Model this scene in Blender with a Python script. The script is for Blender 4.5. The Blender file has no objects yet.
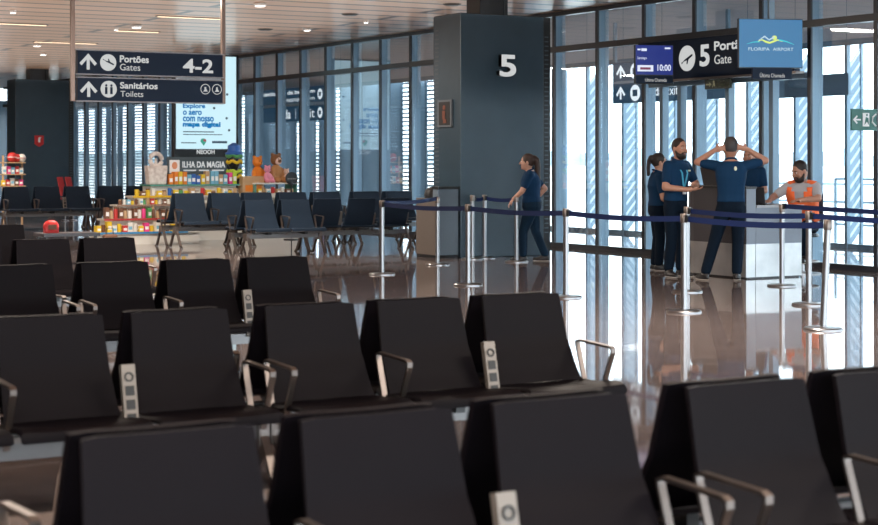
import bpy, math, random
from mathutils import Vector, Matrix
R = random.Random(7)
C = bpy.context.scene.collection
SC = bpy.context.scene
F, EYE, HOR = 1680.0, 1.5, 160.5      # focal length in pixels, eye height, horizon row
S3, C3 = 0.5, 0.8660254

# ---------------------------------------------------------------- camera, sky, light, exposure
cd = bpy.data.cameras.new('camera')
cam = bpy.data.objects.new('camera', cd); C.objects.link(cam)
cam.location = (0, 0, EYE); cam.rotation_euler = (math.pi/2, 0, -math.pi/6)
cd.sensor_width = 36.0; cd.lens = 36.0*F/878.0
cd.shift_x = 0.0; cd.shift_y = -(262.5-HOR)/878.0
cd.clip_end = 3000
cd.dof.use_dof = True; cd.dof.focus_distance = 19.5; cd.dof.aperture_fstop = 4.0
SC.camera = cam
SC.view_settings.view_transform = 'Standard'; SC.view_settings.look = 'None'
SC.view_settings.gamma = 1.0; SC.view_settings.exposure = 0.35
SC.view_settings.use_curve_mapping = False
SC.cycles.use_denoising = True
SC.cycles.sample_clamp_indirect = 6.0
SC.cycles.max_bounces = 10; SC.cycles.transparent_max_bounces = 24
w = bpy.data.worlds.new('sky'); SC.world = w; w.use_nodes = True
nt = w.node_tree; nt.nodes.clear()
bg = nt.nodes.new('ShaderNodeBackground'); out = nt.nodes.new('ShaderNodeOutputWorld')
bg.inputs[0].default_value = (0.80, 0.92, 1.0, 1); bg.inputs[1].default_value = 6.0
nt.links.new(bg.outputs[0], out.inputs[0])
def area(name, loc, rot, sx, sy, power, col):
    l = bpy.data.lights.new(name, 'AREA'); l.shape = 'RECTANGLE'; l.size = sx; l.size_y = sy
    l.energy = power; l.color = col
    o = bpy.data.objects.new(name, l); C.objects.link(o); o.location = loc; o.rotation_euler = rot
    return o
# general lighting of the hall: rows of ceiling luminaires
for k, (lx, ly, pw) in enumerate([(1.0, 3.0, 60), (7.0, 3.0, 60), (3.0, 14.0, 60), (9.5, 12.0, 70), (9.0, 24.0, 80), (3.0, 26.0, 60), (8.0, 38.0, 90), (2.0, 40.0, 60)]):
    area('ceiling_luminaire', (lx, ly, 4.0), (0, 0, 0), 3.0, 0.5, pw*4.5, (1.0, 0.88, 0.76))

area('ceiling_fill_light', (6.5, 25.0, 3.72), (math.pi, 0, 0), 17.0, 48.0, 900, (1.0, 0.90, 0.80))  # unseen upward lamp with no fitting, added to brighten the ceiling

# ---------------------------------------------------------------- measuring helpers (photo pixel -> point on a known plane)
def P(px, py, z=0.0):
    Z = F*(EYE-z)/(py-HOR); X = (px-439)/F*Z
    return Vector((C3*X+S3*Z, -S3*X+C3*Z, z))
def D(px, Z, z=0.0):
    X = (px-439)/F*Z
    return Vector((C3*X+S3*Z, -S3*X+C3*Z, z))
def ux(px, y):                         # x on the plane y = const
    r = (px-439)/F; return y*(C3*r+S3)/(C3-S3*r)
def uZ(px, y): return y/(C3-S3*(px-439)/F)
def vy(px, x):                         # y on the plane x = const
    r = (px-439)/F; return x*(C3-S3*r)/(C3*r+S3)
def vZ(px, x): return x/(C3*(px-439)/F+S3)
def hz(py, Z): return EYE+(HOR-py)*Z/F

# ---------------------------------------------------------------- materials
MATS = {}
def mat(name, col, rough=0.5, metal=0.0, spec=0.5, emit=0.0, coat=0.0):
    if name in MATS: return MATS[name]
    m = bpy.data.materials.new(name); m.use_nodes = True
    b = m.node_tree.nodes['Principled BSDF']
    b.inputs['Base Color'].default_value = (*col, 1); b.inputs['Roughness'].default_value = rough
    b.inputs['Metallic'].default_value = metal; b.inputs['Specular IOR Level'].default_value = spec
    b.inputs['Coat Weight'].default_value = coat
    if emit:
        b.inputs['Emission Color'].default_value = (*col, 1); b.inputs['Emission Strength'].default_value = emit
        b.inputs['Base Color'].default_value = (0.01, 0.01, 0.01, 1)
    MATS[name] = m; return m
def N(m, t, **k):
    n = m.node_tree.nodes.new(t)
    for a, v in k.items(): setattr(n, a, v)
    return n
def mottle(m, c1, c2, scale, detail=4, rough=None):
    b = m.node_tree.nodes['Principled BSDF']; L = m.node_tree.links
    tc = N(m, 'ShaderNodeTexCoord'); no = N(m, 'ShaderNodeTexNoise'); cr = N(m, 'ShaderNodeValToRGB')
    no.inputs['Scale'].default_value = scale; no.inputs['Detail'].default_value = detail
    cr.color_ramp.elements[0].color = (*c1, 1); cr.color_ramp.elements[1].color = (*c2, 1)
    cr.color_ramp.elements[0].position = 0.3; cr.color_ramp.elements[1].position = 0.7
    L.new(tc.outputs['Object'], no.inputs['Vector']); L.new(no.outputs['Fac'], cr.inputs['Fac'])
    L.new(cr.outputs['Color'], b.inputs['Base Color'])
    return m
def floor_mat():
    m = mat('polished_floor', (0.2, 0.17, 0.16), 0.04, 0, 0.5)
    b = m.node_tree.nodes['Principled BSDF']; L = m.node_tree.links
    tc = N(m, 'ShaderNodeTexCoord'); br = N(m, 'ShaderNodeTexBrick')
    br.offset = 0.0
    br.inputs['Scale'].default_value = 1.0; br.inputs['Brick Width'].default_value = 0.9; br.inputs['Row Height'].default_value = 0.9
    br.inputs['Mortar Size'].default_value = 0.004; br.inputs['Mortar Smooth'].default_value = 0.3; br.inputs['Bias'].default_value = 0
    br.inputs['Color1'].default_value = (0.185, 0.15, 0.145, 1); br.inputs['Color2'].default_value = (0.165, 0.135, 0.13, 1)
    br.inputs['Mortar'].default_value = (0.07, 0.06, 0.058, 1)
    no = N(m, 'ShaderNodeTexNoise'); no.inputs['Scale'].default_value = 5.0; no.inputs['Detail'].default_value = 8
    mx = N(m, 'ShaderNodeMix', data_type='RGBA', blend_type='MULTIPLY'); mx.inputs['Factor'].default_value = 0.55
    cr = N(m, 'ShaderNodeValToRGB'); cr.color_ramp.elements[0].color = (0.6, 0.58, 0.57, 1); cr.color_ramp.elements[1].color = (1, 1, 1, 1)
    cr.color_ramp.elements[0].position = 0.35; cr.color_ramp.elements[1].position = 0.65
    L.new(tc.outputs['Object'], br.inputs['Vector']); L.new(tc.outputs['Object'], no.inputs['Vector'])
    L.new(no.outputs['Fac'], cr.inputs['Fac']); L.new(br.outputs['Color'], mx.inputs['A']); L.new(cr.outputs['Color'], mx.inputs['B'])
    L.new(mx.outputs['Result'], b.inputs['Base Color'])
    bp = N(m, 'ShaderNodeBump'); bp.inputs['Strength'].default_value = 0.012; bp.inputs['Distance'].default_value = 0.02
    n2 = N(m, 'ShaderNodeTexNoise'); n2.inputs['Scale'].default_value = 3.0; n2.inputs['Detail'].default_value = 1
    L.new(tc.outputs['Object'], n2.inputs['Vector']); L.new(n2.outputs['Fac'], bp.inputs['Height']); L.new(bp.outputs['Normal'], b.inputs['Normal'])
    return m
def ceiling_mat():
    m = mat('wood_planks', (0.3, 0.18, 0.1), 0.28, 0, 0.5)
    b = m.node_tree.nodes['Principled BSDF']; L = m.node_tree.links
    tc = N(m, 'ShaderNodeTexCoord'); br = N(m, 'ShaderNodeTexBrick'); br.offset = 0.5
    br.inputs['Scale'].default_value = 1.0; br.inputs['Brick Width'].default_value = 7.2; br.inputs['Row Height'].default_value = 0.8
    br.inputs['Mortar Size'].default_value = 0.075; br.inputs['Mortar Smooth'].default_value = 0.1
    br.inputs['Color1'].default_value = (0.70, 0.46, 0.325, 1); br.inputs['Color2'].default_value = (0.56, 0.36, 0.25, 1)
    br.inputs['Mortar'].default_value = (0.018, 0.014, 0.013, 1)
    mp = N(m, 'ShaderNodeMapping'); mp.inputs['Scale'].default_value = (1.2, 30, 1)
    no = N(m, 'ShaderNodeTexNoise'); no.inputs['Scale'].default_value = 1.0; no.inputs['Detail'].default_value = 5
    cr = N(m, 'ShaderNodeValToRGB'); cr.color_ramp.elements[0].color = (0.7, 0.68, 0.66, 1); cr.color_ramp.elements[1].color = (1.1, 1.1, 1.1, 1)
    mx = N(m, 'ShaderNodeMix', data_type='RGBA', blend_type='MULTIPLY'); mx.inputs['Factor'].default_value = 0.8
    L.new(tc.outputs['Object'], br.inputs['Vector']); L.new(tc.outputs['Object'], mp.inputs['Vector']); L.new(mp.outputs['Vector'], no.inputs['Vector'])
    L.new(no.outputs['Fac'], cr.inputs['Fac']); L.new(br.outputs['Color'], mx.inputs['A']); L.new(cr.outputs['Color'], mx.inputs['B'])
    L.new(mx.outputs['Result'], b.inputs['Base Color'])
    return m
def glass_mat(name, tint, boost):
    m = bpy.data.materials.new(name); m.use_nodes = True
    t = m.node_tree; t.nodes.clear()
    o = t.nodes.new('ShaderNodeOutputMaterial'); tr = t.nodes.new('ShaderNodeBsdfTransparent'); gl = t.nodes.new('ShaderNodeBsdfGlossy')
    fr = t.nodes.new('ShaderNodeLayerWeight'); fr.inputs[0].default_value = 0.5
    pw = t.nodes.new('ShaderNodeMath'); pw.operation = 'POWER'; pw.inputs[1].default_value = 5.0
    mu = t.nodes.new('ShaderNodeMath'); mu.operation = 'MULTIPLY_ADD'; mu.use_clamp = True
    mi = t.nodes.new('ShaderNodeMixShader')
    tr.inputs[0].default_value = (*tint, 1); gl.inputs['Color'].default_value = (0.9, 0.95, 1, 1); gl.inputs['Roughness'].default_value = 0.0
    mu.inputs[1].default_value = 0.96*boost; mu.inputs[2].default_value = 0.04*boost
    t.links.new(fr.outputs['Facing'], pw.inputs[0]); t.links.new(pw.outputs[0], mu.inputs[0]); t.links.new(mu.outputs[0], mi.inputs[0])
    t.links.new(tr.outputs[0], mi.inputs[1]); t.links.new(gl.outputs[0], mi.inputs[2]); t.links.new(mi.outputs[0], o.inputs[0])
    MATS[name] = m; return m
M_floor = floor_mat(); M_ceil = ceiling_mat()
M_glass = glass_mat('glazing', (0.95, 0.975, 0.985), 2.2)
M_glass2 = glass_mat('outer_glazing', (0.97, 0.985, 0.99), 0.8)
M_frame = mat('dark_bronze_frame', (0.028, 0.033, 0.042), 0.35)
M_mull = mat('blue_grey_aluminium', (0.19, 0.275, 0.35), 0.38, 0.35)
M_fin = mat('fin_aluminium', (0.16, 0.24, 0.31), 0.4, 0.2)
M_skygap = mat('skygap_white', (0.55, 0.63, 0.70), 0.4)  # pale tone for sky light between the lacing
M_panel = mat('grey_soffit', (0.62, 0.60, 0.62), 0.5)
M_slat = mat('louvre_slat', (0.10, 0.15, 0.20), 0.4)
M_black = mat('black_metal', (0.012, 0.013, 0.015), 0.35)
M_pillar = mottle(mat('anthracite_panel', (0.05, 0.06, 0.07), 0.3), (0.022, 0.046, 0.068), (0.028, 0.055, 0.080), 3)
M_white = mat('white_paint', (0.85, 0.85, 0.85), 0.4)
M_sign = mat('navy_sign', (0.0025, 0.014, 0.042), 0.4, 0, 0.2)
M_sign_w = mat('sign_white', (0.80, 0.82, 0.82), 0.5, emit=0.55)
M_sign_lit = mat('backlit_white', (0.85, 0.90, 0.95), 0.5, emit=1.0)
M_copper = mat('copper_steel', (0.22, 0.15, 0.12), 0.3, 0.7)
M_steel = mat('brushed_steel', (0.30, 0.295, 0.30), 0.3, 1.0)
M_steel_d = mat('satin_aluminium', (0.21, 0.18, 0.165), 0.4, 1.0)
M_alu = mat('grey_beam', (0.17, 0.165, 0.165), 0.35, 0.6)
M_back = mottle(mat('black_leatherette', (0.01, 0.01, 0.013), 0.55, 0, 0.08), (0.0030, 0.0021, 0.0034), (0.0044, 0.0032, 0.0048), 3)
M_bsheen = mottle(mat('sky_sheen_leatherette', (0.02, 0.03, 0.05), 0.45, 0, 0.12), (0.015, 0.026, 0.043), (0.020, 0.032, 0.051), 3)  # black seat colour lightened to navy for the sky reflected on far seats
M_sock = mat('socket_black', (0.01, 0.01, 0.01), 0.5)
M_cons = mat('console_grey', (0.21, 0.18, 0.155), 0.45, 0.3)
M_belt = mat('navy_belt', (0.004, 0.014, 0.07), 0.6, 0, 0.2)
M_desk = mat('dark_counter', (0.055, 0.052, 0.06), 0.35)
M_band = mottle(mat('steel_band', (0.5, 0.5, 0.5), 0.3, 0.75), (0.42, 0.42, 0.42), (0.60, 0.59, 0.58), 2.5)
M_skin = mat('skin', (0.43, 0.22, 0.15), 0.5)
M_skin2 = mat('skin_light', (0.52, 0.29, 0.21), 0.5)
M_navy = mat('navy_polo', (0.003, 0.030, 0.082), 0.8, 0, 0.2)
M_trou = mat('navy_trousers', (0.002, 0.0085, 0.020), 0.85, 0, 0.15)
M_hair = mat('dark_hair', (0.016, 0.011, 0.010), 0.55)
M_hairg = mat('greying_short_hair', (0.045, 0.042, 0.045), 0.6)
M_shoe = mat('black_shoe', (0.012, 0.012, 0.014), 0.4)
M_sole = mat('pale_sole', (0.6, 0.58, 0.55), 0.6)
M_orange = mat('orange_vest', (0.95, 0.17, 0.045), 0.7)
M_gtee = mat('grey_tshirt', (0.42, 0.43, 0.47), 0.85)
M_eyew = mat('eye_white', (0.7, 0.7, 0.7), 0.3)
M_lip = mat('lips', (0.35, 0.12, 0.10), 0.5)
M_cyan = mat('cyan_lanyard', (0.05, 0.35, 0.55), 0.6)
M_red = mat('red_plastic', (0.55, 0.02, 0.02), 0.4)
M_shop_w = mat('shop_white', (0.75, 0.72, 0.66), 0.4)
M_shelfg = mat('shelf_glass_edge', (0.10, 0.30, 0.24), 0.15)
M_apron = mat('pale_concrete', (0.62, 0.60, 0.57), 0.9)
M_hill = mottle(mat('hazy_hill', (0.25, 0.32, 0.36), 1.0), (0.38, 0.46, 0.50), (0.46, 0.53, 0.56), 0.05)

# ---------------------------------------------------------------- mesh builder
class MB:
    def __init__(s): s.v = []; s.f = []
    def add(s, vs, fs):
        b = len(s.v); s.v += [tuple(v) for v in vs]; s.f += [tuple(i+b for i in f) for f in fs]; return s
    def box(s, c, d, rot=None):
        x, y, z = d[0]/2, d[1]/2, d[2]/2
        vs = [Vector((i*x, j*y, k*z)) for i in (-1, 1) for j in (-1, 1) for k in (-1, 1)]
        if rot is not None: vs = [rot @ v for v in vs]
        c = Vector(c)
        return s.add([v+c for v in vs], [(0, 1, 3, 2), (4, 6, 7, 5), (0, 4, 5, 1), (2, 3, 7, 6), (0, 2, 6, 4), (1, 5, 7, 3)])
    def bb(s, x0, x1, y0, y1, z0, z1): return s.box(((x0+x1)/2, (y0+y1)/2, (z0+z1)/2), (abs(x1-x0), abs(y1-y0), abs(z1-z0)))
    def rings(s, rs, cap=True, closed=False):
        n = len(rs[0]); vs = [p for r in rs for p in r]; fs = []
        m = len(rs)
        for i in range(m if closed else m-1):
            for j in range(n):
                a = i*n+j; b = i*n+(j+1) % n; c = ((i+1) % m)*n+(j+1) % n; d = ((i+1) % m)*n+j
                fs.append((a, b, c, d))
        if cap and not closed: fs.append(tuple(range(n-1, -1, -1))); fs.append(tuple((m-1)*n+j for j in range(n)))
        return s.add(vs, fs)
    def tube(s, pts, r, n=10, closed=False):
        pts = [Vector(p) for p in pts]; rs = []
        for i, p in enumerate(pts):
            a = pts[i-1] if (i > 0 or closed) else p; b = pts[(i+1) % len(pts)] if (i < len(pts)-1 or closed) else p
            t = (b-a).normalized(); u = t.cross(Vector((0, 0, 1)))
            if u.length < 1e-3: u = t.cross(Vector((1, 0, 0)))
            u.normalize(); v = t.cross(u); rr = r[i] if isinstance(r, (list, tuple)) else r
            rs.append([p+u*math.cos(2*math.pi*k/n)*rr+v*math.sin(2*math.pi*k/n)*rr for k in range(n)])
        return s.rings(rs, closed=closed)
    def strip(s, pts, side, w, t, closed=False):      # flat bar: width w along side, thickness t
        pts = [Vector(p) for p in pts]; side = Vector(side).normalized(); rs = []
        for i, p in enumerate(pts):
            a = pts[i-1] if (i > 0 or closed) else p; b = pts[(i+1) % len(pts)] if (i < len(pts)-1 or closed) else p
            tg = (b-a).normalized(); nn = tg.cross(side).normalized()
            rs.append([p+side*w/2+nn*t/2, p-side*w/2+nn*t/2, p-side*w/2-nn*t/2, p+side*w/2-nn*t/2])
        return s.rings(rs, closed=closed)
    def lathe(s, prof, c=(0, 0, 0), n=24):
        c = Vector(c)
        return s.rings([[c+Vector((r*math.cos(2*math.pi*k/n), r*math.sin(2*math.pi*k/n), z)) for k in range(n)] for r, z in prof])
    def prism(s, poly, y0, y1):                       # polygon in xz, extruded along y
        return s.rings([[(x, y0, z) for x, z in poly], [(x, y1, z) for x, z in poly]])
    def ell(s, c, r, rot=None, nu=16, nv=10):
        c = Vector(c); rs = []
        for i in range(1, nv):
            a = math.pi*i/nv; ring = []
            for k in range(nu):
                b = 2*math.pi*k/nu; v = Vector((r[0]*math.sin(a)*math.cos(b), r[1]*math.sin(a)*math.sin(b), -r[2]*math.cos(a)))
                ring.append(c+(rot @ v if rot is not None else v))
            rs.append(ring)
        return s.rings(rs)
    def caps(s, a, b, r0, r1, n=12):                  # tapered capsule
        a, b = Vector(a), Vector(b); t = (b-a)
        L = t.length
        if L < 1e-5: return s.ell(a, (r0, r0, r0))
        t /= L; u = t.cross(Vector((0, 0, 1)))
        if u.length < 1e-3: u = t.cross(Vector((1, 0, 0)))
        u.normalize(); v = t.cross(u); rs = []
        for al in (-80, -55, -25, 0): rs.append((a+t*r0*math.sin(math.radians(al)), r0*math.cos(math.radians(al))))
        for al in (0, 25, 55, 80): rs.append((b+t*r1*math.sin(math.radians(al)), r1*math.cos(math.radians(al))))
        return s.rings([[p+u*math.cos(2*math.pi*k/n)*r+v*math.sin(2*math.pi*k/n)*r for k in range(n)] for p, r in rs])
    def mesh(s, name, m, smooth=False):
        me = bpy.data.meshes.new(name); me.from_pydata(s.v, [], s.f); me.validate(); me.update()
        import bmesh
        bm = bmesh.new(); bm.from_mesh(me); bmesh.ops.recalc_face_normals(bm, faces=bm.faces); bm.to_mesh(me); bm.free()
        if m: me.materials.append(m)
        if smooth:
            me.polygons.foreach_set('use_smooth', [True]*len(me.polygons))
            try: me.set_sharp_from_angle(angle=math.radians(40))
            except Exception: pass
        return me
    def build(s, name, m, parent=None, smooth=False, bevel=0.0, loc=None):
        return link(name, s.mesh(name, m, smooth), parent, bevel, loc)
def link(name, me, parent=None, bevel=0.0, loc=None):
    o = bpy.data.objects.new(name, me); C.objects.link(o)
    if parent is not None: o.parent = parent
    if loc is not None: o.location = loc
    if bevel:
        b = o.modifiers.new('bevel', 'BEVEL'); b.width = bevel; b.segments = 2; b.limit_method = 'ANGLE'
    return o
def tag(o, label, cat, group=None, kind=None):
    if label: o['label'] = label
    if cat: o['category'] = cat
    if group: o['group'] = group
    if kind: o['kind'] = kind
    return o
def thing(name, label, cat, loc=(0, 0, 0), rz=0.0, group=None, scale=1.0):
    o = bpy.data.objects.new(name, None); C.objects.link(o); o.location = loc; o.rotation_euler = (0, 0, rz)
    o.empty_display_size = 0.1
    o.scale = (scale,)*3
    return tag(o, label, cat, group)
def struct(name, mb, m, **k):
    o = mb.build(name, m, **k); o['kind'] = 'structure'; return o
def sempty(name, loc=(0, 0, 0)):
    o = bpy.data.objects.new(name, None); C.objects.link(o); o.location = loc; o['kind'] = 'structure'; return o
def eval_mesh(o):
    dg = bpy.context.evaluated_depsgraph_get(); dg.update()
    me = bpy.data.meshes.new_from_object(o.evaluated_get(dg)); return me
def text(body, x0, x1, z0, z1, y, m, parent, name='lettering', bold=0.0, ext=0.002, mirror=False, keep=True):
    """lettering standing in the xz plane facing -y, fitted to the box (x0..x1, z0..z1)"""
    cu = bpy.data.curves.new('txt', 'FONT'); cu.body = body; cu.size = 1.0; cu.offset = min(bold, 0.008); cu.resolution_u = 4
    o = bpy.data.objects.new('txt', cu); C.objects.link(o)
    me = eval_mesh(o); C.objects.unlink(o); bpy.data.objects.remove(o); bpy.data.curves.remove(cu)
    xs = [v.co.x for v in me.vertices]; ys = [v.co.y for v in me.vertices]
    if not xs: return None
    ax, bx, ay, by = min(xs), max(xs), min(ys), max(ys)
    base = ay
    for v in me.vertices:
        fx = (v.co.x-ax)/(bx-ax); fz = (v.co.y-ay)/max(by-ay, 1e-6)
        v.co = (x0+fx*(x1-x0), y, z0+fz*(z1-z0))
    me.materials.clear(); me.materials.append(m)
    import bmesh
    if bold > 0.008:
        q = bold*(z1-z0)*0.8; bm = bmesh.new()
        for dx, dz in ((-q, -q), (q, -q), (-q, q), (q, q), (0, 0)):
            n0 = len(bm.verts); bm.from_mesh(me); bm.verts.ensure_lookup_table()
            for v in bm.verts[n0:]: v.co.x += dx; v.co.z += dz
        bm.to_mesh(me); bm.free()
    if ext:
        bm = bmesh.new(); bm.from_mesh(me)
        r = bmesh.ops.extrude_face_region(bm, geom=bm.faces[:])
        for e in r['geom']:
            if isinstance(e, bmesh.types.BMVert): e.co.y -= ext
        bmesh.ops.recalc_face_normals(bm, faces=bm.faces); bm.to_mesh(me); bm.free()
    return link(name, me, parent)
def disc(mb, cx, cz, r, y0, y1, n=28, rx=None):
    rx = rx or r
    return mb.prism([(cx+rx*math.cos(2*math.pi*k/n), cz+r*math.sin(2*math.pi*k/n)) for k in range(n)], y0, y1)

# ================================================================ STRUCTURE
W, WO, CH = 16.4, 20.5, 4.08
PITCH, M0 = 1.29, 24.36
struct('floor', MB().bb(-14, WO, -8, 72, -0.2, 0), M_floor)
struct('ceiling', MB().bb(-14, W+0.16, -8, 72, CH, CH+0.25), M_ceil)
struct('ceiling_corridor', MB().bb(W+0.1, WO+0.3, -8, 72, 5.2, 5.45), M_panel)
struct('wall_back', MB().bb(-14, WO, -8.2, -8, -0.2, 0.2), M_panel)  # unseen; left as a low sill to let daylight in from behind
struct('wall_left', MB().bb(-14.2, -14, -8, 72, -0.2, CH), M_panel)
struct('bounce_apron_back', MB().bb(-300, 300, -300, -8.4, -0.6, -0.4), M_apron)  # unseen pale ground, added to bounce daylight onto the ceiling
struct('wall_right_upper', MB().bb(W-0.02, W+0.18, -8, 72, CH, 5.45), M_panel)
struct('wall_end', MB().bb(-14, WO, 72, 72.2, 0, CH), M_pillar)
ZT = 3.43
wn = 0
ys_ = [M0+PITCH*k if k != -4 else 18.94 for k in range(-16, 28)]
for i, y0 in enumerate(ys_[:-1]):
    y1 = ys_[i+1]; wn += 1
    wd = sempty('window_%d' % wn, (W, (y0+y1)/2, 0)); h = (y1-y0)/2
    fr = MB(); fr.bb(-0.035, 0.0, -h-0.035, -h+0.035, 0, CH)                       # dark outer cap of the post
    fr.bb(-0.05, 0.03, -h, h, ZT-0.05, ZT+0.05)
    fr.bb(-0.04, 0.04, -h, h, 0, 0.075); fr.bb(-0.04, 0.04, -h, h, CH-0.07, CH)
    fr.build('window_frame', M_frame, wd)
    MB().bb(0.0, 0.20 if y0 < 44 else 0.10, -h-0.03, -h+0.03, 0, CH).build('post', M_mull, wd)
    MB().bb(0.045, 0.057, -h+0.03, h-0.03, 0.07, ZT-0.05).build('pane', M_glass, wd)
    MB().bb(0.045, 0.057, -h+0.03, h-0.03, ZT+0.05, CH-0.07).build('upper_pane', M_glass, wd)
dr = sempty('door_1', (W, 0, 0))
MB().bb(-0.07, 0.05, vy(808, W), vy(652, W), 2.66, 2.75).build('header', M_mull, dr)
for px in (664, 682, 730, 774):
    MB().bb(-0.06, 0.06, vy(px, W)-0.045, vy(px, W)+0.045, 0.05, 2.66).build('stile', M_mull, dr)
MB().bb(-0.03, 0.03, vy(774, W), vy(664, W), 0.0, 0.10).build('bottom_rail', M_mull, dr)
# outer facade of the corridor behind the glazing
ZO = 3.58
yo = [21.5+PITCH*k for k in range(-9, 36)]
struct('wall_outer', MB().bb(WO, WO+0.25, -8, 72, ZO, 5.25), M_panel)
sm_ = MB()
for k in range(-9, 36): sm_.bb(WO-0.004, WO, 21.5+PITCH*k-0.006, 21.5+PITCH*k+0.006, ZO, 5.2)
struct('trim_1', sm_, M_mull)
struct('trim_2', MB().bb(WO-0.06, WO, vy(851, WO), vy(772, WO), 2.62, 3.0), M_fin)
for i, y0 in enumerate(yo[:-1]):
    y1 = yo[i+1]; wn += 1; h = PITCH/2
    wd = sempty('window_%d' % wn, (WO, (y0+y1)/2, 0))
    fr = MB(); fr.bb(0, 0.07, -h, h, 0, 0.07); fr.bb(-0.02, 0.06, -h, h, ZO-0.10, ZO)
    fr.build('window_frame', M_fin, wd)
    MB().bb(0.02, 0.03, -h, h, 0.09, ZO-0.10).build('pane', M_glass2, wd)
    col = MB()
    col.bb(-0.02, 0.06, -h-0.03, -h+0.03, 0, ZO)
    fd = 0.36 if y0 <= 31.5 else (0.50 if y0 < 48 else 0.17)
    col.bb(fd-0.05, fd, -h-0.03, -h+0.03, 0, ZO)
    if y0 > 31.5: col.bb(0.06, fd-0.05, -h-0.01, -h+0.01, 0, ZO)
    col.build('fin', M_fin, wd)
    if y0 <= 31.5:
        lc = MB()
        lb = MB()
        for k in range(18):
            z = 0.0+k*0.21
            def para(mbx, a, b):
                mbx.rings([[(0.06, -h-0.012, z+a), (0.06, -h-0.012, z+b), (0.31, -h-0.012, z+0.28+b), (0.31, -h-0.012, z+0.28+a)],
                           [(0.06, -h+0.012, z+a), (0.06, -h+0.012, z+b), (0.31, -h+0.012, z+0.28+b), (0.31, -h+0.012, z+0.28+a)]])
            if z+0.28+0.22 < ZO:
                para(lb, 0.0, 0.14); para(lc, 0.14, 0.21)
        lb.build('lacing', M_fin, wd); lc.build('skygap_strip', M_skygap, wd)  # pale strips stand in for sky showing through the gaps
    if y0 > 31.5:
        sl = MB()
        for k in range(31): sl.box((0.62, 0, 0.2+k*0.11), (0.10, PITCH, 0.045))
        sl.build('louvre', M_slat, wd)
struct('apron', MB().bb(WO+0.4, 1500, -700, 1500, -0.6, -0.4), M_apron)
struct('corridor_slab', MB().bb(WO, WO+0.4, 0, 72, -0.6, -0.02), M_apron)
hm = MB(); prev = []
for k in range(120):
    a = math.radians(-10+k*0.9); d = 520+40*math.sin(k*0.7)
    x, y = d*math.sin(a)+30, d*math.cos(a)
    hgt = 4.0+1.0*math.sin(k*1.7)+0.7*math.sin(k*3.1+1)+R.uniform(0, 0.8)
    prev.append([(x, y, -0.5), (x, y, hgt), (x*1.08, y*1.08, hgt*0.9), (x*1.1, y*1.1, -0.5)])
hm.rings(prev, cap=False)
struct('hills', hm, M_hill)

# ---- gate pillars
def pillar(label, y, number):
    t = thing('gate_pillar', label, 'pillar', (14.03, y+0.42, 0), 0, 'dark gate pillars along the glazing')
    H = 3.765
    MB().bb(-0.83, 0.70, -0.42, 0.42, 0.0, H).build('body', M_pillar, t, bevel=0.008)
    sid = MB(); sid.bb(0.70, 0.84, -0.40, 0.42, 0, H); sid.build('vent_strip', M_black, t)
    sl = MB()
    for k in range(44): sl.bb(0.73, 0.80, -0.405, -0.40, 0.35+k*0.072, 0.35+k*0.072+0.02)
    sl.build('vent_slots', mat('slot_grey', (0.07, 0.09, 0.11), 0.5), t)
    s2 = MB()
    for k in range(50): s2.bb(-0.835, -0.83, 0.24, 0.38, 0.2+k*0.068, 0.2+k*0.068+0.02)
    s2.build('vent_slots', MATS['slot_grey'], t)
    nk = MB(); nk.bb(-0.35, 0.08, -0.2, 0.2, H, CH); nk.bb(0.12, 0.2, -0.15, 0.15, H, CH); nk.build('neck', M_black, t)
    MB().bb(-0.82, 0.69, -0.41, 0.41, H, H+0.01).build('top_plate', M_black, t)
    if number:
        yf = y
        x0 = ux(497, yf)-14.03; x1 = ux(512.5, yf)-14.03; Z = uZ(505, yf)
        text(number, x0, x1, hz(76.5, Z), hz(55.5, Z), -0.42, M_frame, t, 'number_shade_body', 0.03, 0.09)  # dark body carries the shading of the numeral's sides
        text(number, x0, x1, hz(76.5, Z), hz(55.5, Z), -0.51, M_sign_w, t, 'gate_number', 0.03, 0.006)  # front glow added to brighten the numeral
    return t
p5 = pillar('tall dark gate pillar with a white 5 on its front', 22.2, '5')
p4 = pillar('distant dark gate pillar without number, at the left edge behind the empty benches', 46.5, None)
# framed notice on the side of the pillar with the 5
n = thing('framed_notice', 'small framed notice with orange drawing on the side of the pillar marked 5', 'notice', (13.2, vy(446, 13.2), 0))
zc = vZ(446, 13.2); z0, z1 = hz(127, zc), hz(100, zc); yh_ = (vy(439.5, 13.2)-vy(453.5, 13.2))/2
f_ = MB(); f_.bb(-0.03, 0, -yh_, yh_, z0, z1); f_.build('frame', mat('notice_frame', (0.10, 0.12, 0.14), 0.4), n)
MB().bb(-0.034, -0.03, -yh_*0.78, yh_*0.78, z0+0.03, z1-0.03).build('sheet', mat('notice_black', (0.012, 0.012, 0.014), 0.4), n)
fg = MB(); fg.ell((-0.037, 0, z1-0.12), (0.004, 0.045, 0.04)); fg.bb(-0.04, -0.034, -0.03, 0.05, z0+0.12, z1-0.17); fg.bb(-0.04, -0.034, -0.07, 0.02, z0+0.06, z0+0.12)
fg.build('drawing', mat('notice_orange', (0.16, 0.05, 0.03), 0.6), n)
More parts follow.
